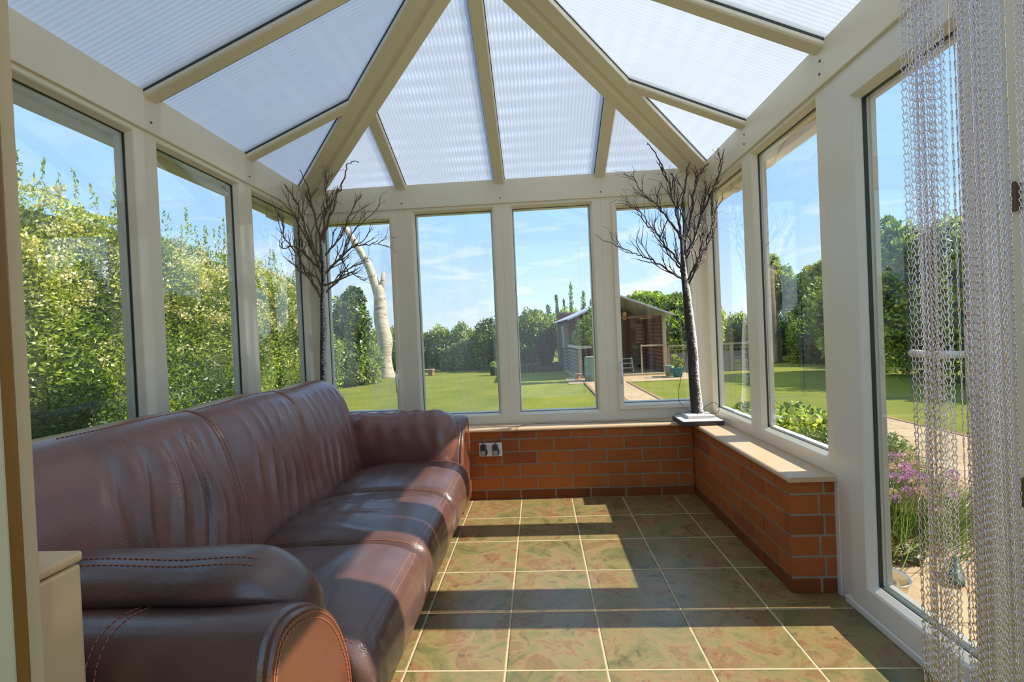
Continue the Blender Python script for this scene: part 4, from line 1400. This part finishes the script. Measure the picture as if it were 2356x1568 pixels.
# birch trunk
t = thing('birch_tree', 'bare pale birch trunk leaning limb seen through the left end window', 'tree', (-4.89, 13.2, GZ))
MB().tube(catmull([(-4.80, 13.2, GZ - .05), (-4.86, 13.2, .5), (-4.82, 13.2, 1.2), (-4.93, 13.2, 1.9), (-4.92, 13.2, 2.5), (-4.97, 13.2, 3.05)], 4), [.34, .29, .26, .25, .24, .24, .25, .27, .26, .25, .24, .24, .23, .23, .22, .22, .21, .20, .19, .19, .18], 14).build('trunk', M['birch'], t, smooth=True)
MB().tube(catmull([(-4.98, 13.2, 2.75), (-5.2, 13.15, 3.6), (-5.5, 13.1, 4.25), (-6.08, 13.0, 5.32), (-6.4, 13.0, 6.2), (-6.9, 13, 7.2)], 4), [.16 - .0050 * i for i in range(21)], 10).build('limb', M['birch'], t, smooth=True)
MB().tube([(-4.93, 13.2, 2.8), (-4.80, 13.2, 3.2), (-4.76, 13.2, 3.5)], [.12, .08, .055], 9).build('broken_limb', M['birch'], t, smooth=True)

# far hedge and border
bush('hedge', 'low clipped hedge across the back of the lawn behind the sleeper seat', 'hedge', [(-6.5 + i * .95, 17.0, .55, .75, .6, 1.08 + .10 * math.sin(i * 2.1)) for i in range(7)], 14000, .13, G_MID)
bush('shrub', 'pale green leafy shrub in front of the far hedge', 'shrub', [(-2.95, 15.6, .25, .5, .4, .55), (-2.3, 15.5, .35, .55, .4, .62)], 5000, .12, [(.08, .14, .03), (.18, .27, .06), (.33, .42, .13)])
bush('shrub', 'dark shrub at the right end of the far hedge', 'shrub', [(-1.35, 15.2, .75, .7, .6, 1.0), (-.55, 15.0, .6, .6, .5, 1.0)], 6000, .12, G_DARK)
bush('shrub', 'big sunlit shrub left of the shed', 'shrub', [(.2, 14.6, .9, .75, .6, 1.05), (-.3, 14.5, 1.35, .35, .4, .5), (.62, 14.4, .9, .5, .6, .95), (.45, 14.9, 1.5, .5, .4, .5)], 9000, .11, G_LITE[:2] + G_MID)
bush('shrub', 'dark crimson shrub beside the shed wall', 'shrub', [(.72, 13.3, .55, .28, .3, .7)], 2200, .09, G_RED, corecol=(.02, .008, .01))
bush('shrub', 'deep green shady shrub under the sunlit shrub', 'shrub', [(-.25, 13.9, .25, .5, .4, .65), (.35, 13.8, .15, .45, .4, .6)], 4500, .10, G_DARK)
bush('flower_border', 'low flower border with small yellow and pink blooms at the lawn edge', 'flower bed', [(-.35 + i * .28, 13.2, -.08, .22, .22, .22) for i in range(6)], 2600, .07, [(.05, .10, .02), (.14, .2, .03), (.4, .36, .05), (.35, .14, .16)])
# upright shoots
t = thing('shrub', 'shrub with tall thin upright shoots rising behind the shed roof', 'shrub', (2.2, 17.5, GZ))
foliage(t, [(1.7, 17.3, 1.15, .9, .5, 1.0)], 3500, .11, G_LITE)
for x, zt, wd in ((1.35, 2.75, .10), (1.95, 3.25, .11), (1.65, 2.55, .08), (2.45, 2.85, .12), (2.75, 2.5, .11), (1.0, 2.35, .16), (2.95, 2.5, .10)):
    m_ = 420
    tz = RNG.uniform(0, 1, m_)
    p = np.stack([x + .12 * (tz - .5) * (x - 1.8) + RNG.normal(0, wd * .5, m_) * (1.1 - tz * .6), np.full(m_, 17.4) + RNG.normal(0, wd * .5, m_), 1.3 + tz * (zt - 1.3)], 1)
    v, c = leaves(p, np.tile(np.array([0, 0, 1.]), (m_, 1)), .10, pal(m_, G_DARK), 0, .4)
    xb, xt = x - .06 * (x - 1.8), x + .06 * (x - 1.8)
    v = np.concatenate([v, np.array([(xb - .03, 17.4, 1.25), (xb + .03, 17.4, 1.25), (xt + .02, 17.4, zt + .05), (xt - .02, 17.4, zt + .05)])]); c = np.concatenate([c, np.tile(c[:1], (4, 1))])
    o = mesh_quads('shoot', v, c, M['leaf'], t)

bush('tree', 'broad bright green tree spreading behind the right side of the shed', 'tree', [(5.05, 17.6, 1.82, 1.2, .8, .9), (6.3, 17.4, 1.65, 1.1, .8, .95), (7.1, 16.9, 1.2, 1.0, .8, 1.2), (3.9, 17.9, 1.65, .9, .7, .85), (5.9, 16.6, .8, .9, .6, 1.0)], 14000, .17, G_LITE, trunk=([(5.8, 17.4, GZ), (5.8, 17.4, .8), (5.7, 17.4, 1.7)], .12), aspect=.55)
bush('hedge', 'far hedge at the right side of the lawn beyond the corner window', 'hedge', [(7.2 + i * 1.0, 19.3 - i * .5, .6, .8, .6, 1.12) for i in range(7)], 10000, .14, G_MID)
bush('tree', 'tree with pale tips beyond the right wall window, trunk at its left', 'tree', [(9.2, 14.8, 2.4, .7, .7, .9), (8.9, 14.6, 3.2, .32, .35, .45), (10.0, 13.6, 2.0, .9, .8, 1.0), (10.1, 13.2, 2.75, .4, .4, .45), (10.8, 13.0, 1.6, .9, .8, 1.2)], 12000, .15, G_MID[1:] + [(.40, .42, .12)], trunk=([(8.07, 12.86, GZ), (8.1, 12.86, 1.0), (8.12, 12.9, 2.2), (8.3, 13.2, 2.9)], .17), aspect=.5)
bush('hedge', 'dark shady hedge under the right-hand trees', 'hedge', [(8.7 + .5 * i, 13.6 - 1.0 * i, .35, .9, .9, 1.1) for i in range(4)], 9000, .13, G_DARK)
bush('tree', 'tall dense hedge-like trees seen through the glazed side door', 'tree', [(8.4, 8.9, 1.2, 1.1, 1.0, 1.5), (8.9, 7.6, 1.3, 1.1, 1.0, 1.5), (9.1, 6.2, 1.2, 1.2, 1.0, 1.45), (8.9, 8.5, 2.6, .55, .6, .75), (9.2, 7.2, 2.6, .6, .6, .6), (9.4, 4.9, 1.1, 1.2, 1., 1.4)], 20000, .13, G_MID)
bush('tree', 'feathery young tree top above the dense trees behind the side door', 'tree', [(9.0, 8.9, 3.25, .22, .25, .35), (8.9, 8.8, 2.9, .35, .35, .3)], 900, .13, G_LITE, core=False)
bush('shrub', 'dark shrubs to the right of the dense trees beyond the chain curtain', 'shrub', [(10.2, 3.2, .9, 1.2, 1.2, 1.3), (10.6, 1.4, .8, 1.2, 1.2, 1.2), (10.8, -.6, .8, 1.2, 1.2, 1.2), (10.8, -2.6, .8, 1.2, 1.2, 1.2)], 8000, .14, G_DARK)

# ------------------------------------------------------------------ raised planter with potato plants
pl = thing('raised_planter', 'raised planter of half-round logs outside the right window', 'planter', (2.9, 1.8, GZ))
mb = MB()
for k in range(5):
    zc = GZ + .02 + k * .036
    mb.tube([(2.05, 1.27, zc), (3.65, 1.27, zc)], .0185, 8); mb.tube([(2.05, 2.42, zc), (3.65, 2.42, zc)], .0185, 8)
    mb.tube([(3.64, 1.26, zc), (3.64, 2.43, zc)], .0185, 8); mb.tube([(2.06, 1.26, zc), (2.06, 2.43, zc)], .0185, 8)
mb.build('log_sides', M['log_half'], pl, smooth=True)
for x, y in ((3.66, 1.25), (3.66, 2.43), (2.04, 1.25), (2.04, 2.43)): MB().box(x - .02, x + .02, y - .02, y + .02, GZ, .035).build('corner_post', M['log_half'], pl, bevel=.004)
MB().box(2.07, 3.63, 1.28, 2.41, GZ, -.01).build('soil', M['soil'], pl)
k = 0
for j in range(3):
    for i in range(5):
        x = 2.22 + i * .26 + RNG.normal(0, .02); y = 1.45 + j * .36 + RNG.normal(0, .02)
        t = thing('potato_plant', 'leafy potato plant growing in the log planter', 'plant', (x, y, -.01), group='potato plants in the planter')
        foliage(t, [(x, y, .10, .16, .18, .15)], 260, .075, G_MID, zmin=0., core=False, aspect=.6)
        MB().tube([(x, y, -.01), (x + .01, y, .12)], .006, 5).build('stem', M['stem'], t)

# ------------------------------------------------------------------ flowers by the door
fc = thing('flower_clump', 'clump of faded pink and straw pompom flowers outside the glazed door', 'flowers', (2.62, -.2, GZ))
nS = 2600
bx_ = np.clip(RNG.normal(0, .21, nS), -.46, .5); by_ = RNG.normal(0, .20, nS)
Pp = np.stack([2.62 + bx_, -.15 + by_, np.full(nS, GZ)], 1)
hh = RNG.uniform(.10, .30, nS); lean = np.stack([bx_ * .5 + RNG.normal(0, .04, nS), by_ * .5 + RNG.normal(0, .04, nS), hh], 1)
wv = np.stack([RNG.normal(0, 1, nS), RNG.normal(0, 1, nS), np.zeros(nS)], 1); wv = wv / np.linalg.norm(wv, axis=1)[:, None] * .0035
V = np.stack([Pp - wv, Pp + wv, Pp + lean + wv * .3, Pp + lean - wv * .3], 1).reshape(-1, 3)
mesh_quads('grassy_leaves', V, np.repeat(pal(nS, [(.04, .09, .015), (.12, .19, .03), (.22, .28, .06)]), 4, axis=0), M['leaf'], fc)
head_me = None
for i in range(95):
    a = RNG.uniform(0, 2 * PI); r_ = math.sqrt(RNG.uniform(0, 1)) * .40
    x, y = 2.55 + r_ * math.cos(a) * 1.05, -.16 + r_ * math.sin(a); z = GZ + .20 + .17 * (1 - (r_ / .45) ** 2) + RNG.uniform(-.05, .08)
    if head_me is None or i in (1,):
        b = MB()
        rg = random.Random(4)
        for q in range(46):
            d = Vector((rg.gauss(0, 1), rg.gauss(0, 1), rg.gauss(.3, 1))).normalized()
            s_ = d.orthogonal().normalized()
            c = d * .015; e = d * .022; u_ = d.cross(s_)
            b.add([c - s_ * .0045, e - u_ * .0045, e + s_ * .004, c + u_ * .0045], [(0, 1, 2, 3)])
    V = np.array(b.v) * RNG.uniform(1.1, 1.65) + np.array([x, y, z])
    pink = RNG.random() < .42
    c = np.array([.52, .24, .42]) if pink else np.array([.62, .42, .25])
    CC = np.tile(c * RNG.uniform(.75, 1.15), (len(V), 1))
    mesh_quads('flower_head', V, CC, M['petal'], fc)
stm = MB()
for ch in [c for c in fc.children if c.name.startswith('flower_head')]:
    v = ch.data.vertices[0].co + ORIGIN[fc.name]
    stm.tube([(2.62 + (v.x - 2.62) * .6, -.15 + (v.y + .15) * .6, GZ), (v.x, v.y, v.z)], .0022, 4, cap=False)
o = stm.build('stems', M['stem'], fc); o['kind'] = 'stuff'
bush('herb_clump', 'feathery green rosemary-like clump behind the pink flowers', 'plant', [(2.75, .62, .02, .42, .25, .26), (3.05, .55, .0, .3, .25, .24)], 6000, .055, [(.10, .15, .03), (.20, .27, .06), (.34, .40, .13)], aspect=.18, core=False)
bush('strawberry_plant', 'small green plant sprouting over stones beside the metal bowl', 'plant', [(2.20, -.62, -.07, .15, .12, .10), (2.34, -.70, -.10, .08, .06, .05)], 700, .04, [(.06, .08, .015), (.16, .2, .03), (.3, .3, .08)], aspect=.6, core=False)
for i, (x, y, r_) in enumerate(((2.14, -.50, .06), (2.24, -.52, .05), (2.30, -.62, .045), (2.12, -.66, .05))):
    q = cube_sphere((x, y, GZ + r_ * .6), (r_, r_ * .8, r_ * .75), 6, amp=.5)
    o = mesh_quads('stone', q, None, M['stone'], origin=(x, y, GZ))
    tag(o, 'grey rounded stone under the small plant by the bowl', 'stone', 'stones beside the bowl')
bw = MB().lathe([(.0, .012), (.055, .012), (.072, .016), (.088, .06), (.100, .112), (.108, .118), (.110, .114), (.104, .110), (.092, .06), (.076, .0), (.0, .0)], (1.975, -1.055, GZ + .012), 36).build('dog_bowl', M['chrome'], smooth=True, origin=(1.975, -1.055, GZ))
tag(bw, 'shiny stainless steel bowl on the patio outside the door', 'bowl')
SHM = Matrix.Translation((2.43, -.89, GZ)) @ Matrix.Rotation(math.radians(-39), 4, 'Z') @ Matrix.Scale(.8, 4) @ Matrix.Translation((-2.43, .89, -GZ))
t = thing('shoe', 'dark shoe with a tan sole left on the patio', 'shoe', (2.43, -.89, GZ))
mb = MB(); mb.grid([[(2.43 + w_ * math.cos(a) * (1 if abs(a - PI) > 1 else .95), -.89 + k_, GZ + .03 + h_ * max(0, math.sin(a))) for a in [2 * PI * q / 14 for q in range(14)]]
                    for k_, w_, h_ in ((-.12, .012, .01), (-.11, .035, .035), (-.06, .042, .05), (0, .036, .065), (.06, .033, .085), (.11, .028, .09), (.125, .010, .06))], closed_u=True)
mb.xform(SHM); mb.build('upper', M['dark_green'], t, smooth=True)
mb = MB(); mb.prism([(2.43 + .042 * math.cos(a), -.89 + .128 * math.sin(a)) for a in [2 * PI * q / 18 for q in range(18)]], 'z', GZ + .012, GZ + .032); mb.xform(SHM); mb.build('sole', M['log_half'], t)

# ------------------------------------------------------------------ garden furniture around the lawn
sl_ = thing('sleeper_bench', 'low brown timber sleeper seat on the far lawn', 'bench', (-3.5, 13.4, GZ))
MB().box(-4.1, -3.2, 13.25, 13.6, .0, .075).build('plank', M['log_half'], sl_, bevel=.01)
for x in (-4.0, -3.3): MB().box(x - .08, x + .08, 13.28, 13.58, GZ, .0).build('support', M['log_half'], sl_, bevel=.01)
t = thing('plant_pot', 'dark green round pot with a small plant on the far lawn', 'plant pot', (-.98, 12.4, GZ))
MB().lathe([(0, 0), (.13, 0), (.17, .26), (.18, .28), (.16, .28), (.15, .25), (0, .24)], (-.98, 12.4, GZ), 20).build('pot', M['dark_green'], t, smooth=True)
foliage(t, [(-.98, 12.4, .20, .13, .13, .10)], 180, .07, G_MID, core=False, zmin=.05)

# green barrel with a small tree
bt = thing('barrel_planter', 'sage green barrel with a leafy young tree standing before the shed', 'planter', (1.92, 9.3, GZ))
MB().lathe([(0, 0), (.245, 0), (.262, .02), (.268, .16), (.278, .17), (.278, .185), (.27, .195), (.272, .40), (.282, .41), (.282, .425), (.274, .435), (.266, .62), (.274, .635), (.262, .64), (.25, .60), (0, .59)], (1.92, 9.3, GZ), 32).build('barrel', M['sage'], bt, smooth=True)
MB().lathe([(0, .595), (.25, .60)], (1.92, 9.3, GZ), 20).build('soil', M['soil'], bt)
MB().tube(catmull([(1.92, 9.3, .44), (1.90, 9.3, .7), (1.93, 9.3, 1.0), (1.92, 9.3, 1.4)], 4), [.022] * 13, 8).build('trunk', M['bark'], bt, smooth=True)
foliage(bt, [(1.80, 9.3, 1.18, .30, .28, .35), (2.02, 9.3, 1.45, .26, .26, .32), (1.58, 9.3, 1.0, .22, .2, .18), (2.0, 9.3, .95, .22, .2, .22)], 2600, .085, G_LITE, core=False, zmin=.55, aspect=.5)

# shed
SA = math.radians(3.1)
SM = Matrix.Translation((2.75, 10.3, GZ)) @ Matrix.Rotation(SA, 4, 'Z')
shd = thing('shed', 'red-brown log garden shed with a porch and a grey sheet roof', 'shed', (2.75, 10.3, GZ))


def sb_(mb, name, mat, parent=None, **kw): return mb.xform(SM).build(name, mat, parent or shd, **kw)


def logs(mb, p, q, z0, z1, r_=.055):
    z = z0 + r_
    while z < z1:
        mb.tube([(p[0], p[1], z), (q[0], q[1], z)], r_ * 1.04, 8); z += 2 * r_
    return mb


DP0 = 2.3   # porch depth
sb_(MB().box(-1.28, 1.35, -.12, 5.2, 0, .07), 'deck', M['post'], bevel=.01)
sb_(logs(MB(), (-1.22, DP0), (-1.22, 5.1), .07, 1.6), 'side_wall', M['log_grey'], smooth=True)
sb_(logs(MB(), (1.22, .05), (1.22, 5.1), .07, 1.6), 'side_wall', M['log_red'], smooth=True)
fwm = logs(MB(), (-1.22, DP0), (1.22, DP0), .07, 1.62)
zz = 1.67
while zz < 2.15:
    hw2 = 1.25 * (2.2 - zz) / .56; fwm.tube([(-hw2, DP0, zz), (hw2, DP0, zz)], .057, 8); zz += .11
sb_(fwm, 'front_wall', M['log_red'], smooth=True)
sb_(logs(MB(), (-1.22, 5.1), (1.22, 5.1), .07, 2.1), 'back_wall', M['log_red'], smooth=True)
rf = MB()
for sx in (-1, 1):
    rows = []
    nn = 60
    for k_ in range(nn + 1):
        y = -.35 + 5.7 * k_ / nn
        wv_ = .012 * (k_ % 2)
        rows.append([(0, y, 2.235 + wv_), (sx * 1.46, y, 1.655 + wv_), (sx * 1.46, y, 1.635 + wv_), (0, y, 2.215 + wv_)])
    rf.grid(rows, closed_u=True)
    for row in (rows[0], rows[-1]): rf.add(row, [(0, 1, 2, 3)])
sb_(rf, 'roof', M['sheet'])
bb = MB()
for sx in (-1, 1):
    bb.bar((0, -.36, 2.19), (sx * 1.46, -.36, 1.61), [(-.012, .0), (.012, .0), (.012, .035), (-.012, .035)], (0, 1, 0), (0, 0, 1))
sb_(bb, 'barge_board', M['sheet'])
gb = MB(); gb.box(-1.2, 1.3, -.03, .03, 1.60, 1.66); sb_(gb, 'porch_beam', M['log_red'])
for x in (-1.12, 1.24): sb_(MB().box(x - .045, x + .045, -.045, .045, .07, 1.66), 'porch_post', M['post'], bevel=.006)
sb_(MB().box(.57, .61, -.02, .02, .07, .86), 'porch_post', M['post'], bevel=.004)
# railings
r1 = MB(); r1.box(-1.20, -.45, -.06, .06, .82, .90); r1.box(-1.2, -1.08, .0, DP0, .82, .90); sb_(r1, 'hand_rail', M['white_wood'], bevel=.01)
sb_(logs(MB(), (-1.16, .0), (-1.16, DP0), .07, .80, .05), 'side_rail_panel', M['log_grey'], smooth=True)
sb_(MB().box(.57, 1.24, -.035, .035, .80, .85), 'hand_rail', M['post'], bevel=.008)
sb_(logs(MB(), (.72, 1.0), (1.0, 1.0), .86, 1.45, .05), 'slatted_screen', M['log_red'], smooth=True)
# door and windows
wn = MB(); wn.box(.05, .36, DP0 - .10, DP0 - .06, .75, 1.50); w1_ = sb_(wn, 'window', M['white_wood'], bevel=.004)
for k_ in range(3):
    sb_(MB().box(.08, .33, DP0 - .115, DP0 - .095, .77 + k_ * .245, .985 + k_ * .245), 'pane', M['shed_glass'], w1_)
dr = sb_(MB().box(.45, 1.0, DP0 - .11, DP0 - .05, .07, 1.62), 'door', M['log_red'], bevel=.006)
sb_(MB().tube([(.52, DP0 - .13, .85), (.52, DP0 - .16, .85)], .025, 10), 'door_knob', M['brass'], dr)
sw = sb_(MB().box(-1.30, -1.26, 2.55, 3.05, .80, 1.50), 'window', M['white_wood'], bevel=.004)
sb_(MB().box(-1.312, -1.295, 2.6, 3.0, .86, 1.44), 'pane', M['shed_glass'], sw)
cb_ = MB().box(-1.30, -1.14, DP0 - .06, DP0 + .06, .80, 1.62); sb_(cb_, 'corner_board', M['log_grey'], bevel=.006)

t = thing('lantern', 'small brass carriage lantern hanging in the shed porch gable', 'lantern', (2.97, 10.6, 1.5))
MB().lathe([(.0, -.13), (.05, -.12), (.07, .08), (.085, .09), (.0, .15)], (2.97, 10.6, 1.55), 6).build('cage', M['brass'], t)
MB().tube([(2.97, 10.6, 1.68), (2.97, 10.6, 2.0)], .006, 6).build('chain', M['brass'], t)
t = thing('step_stool', 'whitened wooden step stool on the shed porch', 'steps', (3.02, 11.0, -.08))
mb = MB()
for sx in (-.16, .16):
    mb.bar((3.05 + sx, 10.9, -.08), (3.05 + sx, 11.15, .34), [(-.018, -.03), (.018, -.03), (.018, .03), (-.018, .03)], (1, 0, 0), (0, 1, 0))
    mb.bar((3.05 + sx, 11.4, -.08), (3.05 + sx, 11.17, .34), [(-.018, -.02), (.018, -.02), (.018, .02), (-.018, .02)], (1, 0, 0), (0, 1, 0))
mb.build('side_frame', M['white_wood'], t)
for k_ in range(3): MB().box(2.88, 3.22, 10.88 + k_ * .09, 11.05 + k_ * .09, .02 + k_ * .13, .045 + k_ * .13).build('tread', M['white_wood'], t, bevel=.004)
t = thing('cable_spool', 'little rust-brown wooden spool standing at the foot of the porch post', 'spool', (1.52, 9.75, GZ))
MB().lathe([(0, 0), (.10, 0), (.10, .02), (.05, .03), (.05, .13), (.10, .14), (.10, .16), (0, .16)], (1.52, 9.75, GZ + .014), 16).build('spool', M['rust'], t)
t = thing('plant_pot', 'teal glazed pot with a yellow-green plant right of the shed', 'plant pot', (4.05, 9.4, GZ))
MB().lathe([(0, 0), (.10, 0), (.13, .15), (.155, .24), (.165, .25), (.15, .25), (0, .22)], (4.05, 9.4, GZ), 20).build('pot', M['teal'], t, smooth=True)
foliage(t, [(4.05, 9.4, .24, .15, .13, .15), (3.98, 9.4, .36, .08, .08, .1)], 160, .09, [(.10, .18, .03), (.4, .42, .06), (.6, .55, .12)], core=False, zmin=.08, aspect=.5)
t = thing('plant_pot', 'plain grey-green pot half hidden behind the teal pot', 'plant pot', (3.92, 9.62, GZ))
MB().lathe([(0, 0), (.09, 0), (.12, .22), (.13, .30), (.11, .30), (0, .27)], (3.92, 9.68, GZ), 18).build('pot', M['sage'], t, smooth=True)
fn = thing('garden_fence', 'low dark fence with a pale top rail right of the shed', 'fence', (5.0, 10.6, GZ))
MB().box(4.12, 6.6, 10.62, 10.66, GZ, .42).build('lower_boards', M['log_grey'], fn)
MB().box(4.12, 6.6, 10.6, 10.68, .60, .64).build('top_rail', M['post'], fn)
for x in (4.15, 4.7, 5.25, 5.9, 6.55): MB().box(x - .03, x + .03, 10.6, 10.68, GZ, .62).build('post', M['post'], fn)
mb = MB()
for k_ in range(12): mb.tube([(4.15 + k_ * .2, 10.64, .42), (4.15 + k_ * .2, 10.64, .60)], .008, 5)
mb.tube([(4.12, 10.64, .52), (6.6, 10.64, .52)], .008, 5)
mb.build('trellis', M['post'], fn)
ft = thing('timber_rack', 'dark ochre timber rack with black gaps beyond the second door leaf', 'rack', (2.35, -2.0, GZ))
mb = MB()
mb.box(2.20, 2.5, -2.62, -2.56, GZ, 1.09); mb.box(2.20, 2.5, -2.13, -2.07, GZ, 1.09)
mb.box(2.20, 2.5, -2.62, -2.07, 1.07, 1.11); mb.box(2.20, 2.5, -2.62, -2.07, 1.0, 1.02); mb.box(2.20, 2.5, -2.62, -2.07, .94, .96)
mb.build('frame', M['ochre_timber'], ft, bevel=.005)
MB().box(2.44, 2.5, -2.56, -2.13, GZ, 1.07).build('gap_shade_board', M['blackish'], ft)  # near-black board, its colour stands for shade in the rack's gaps
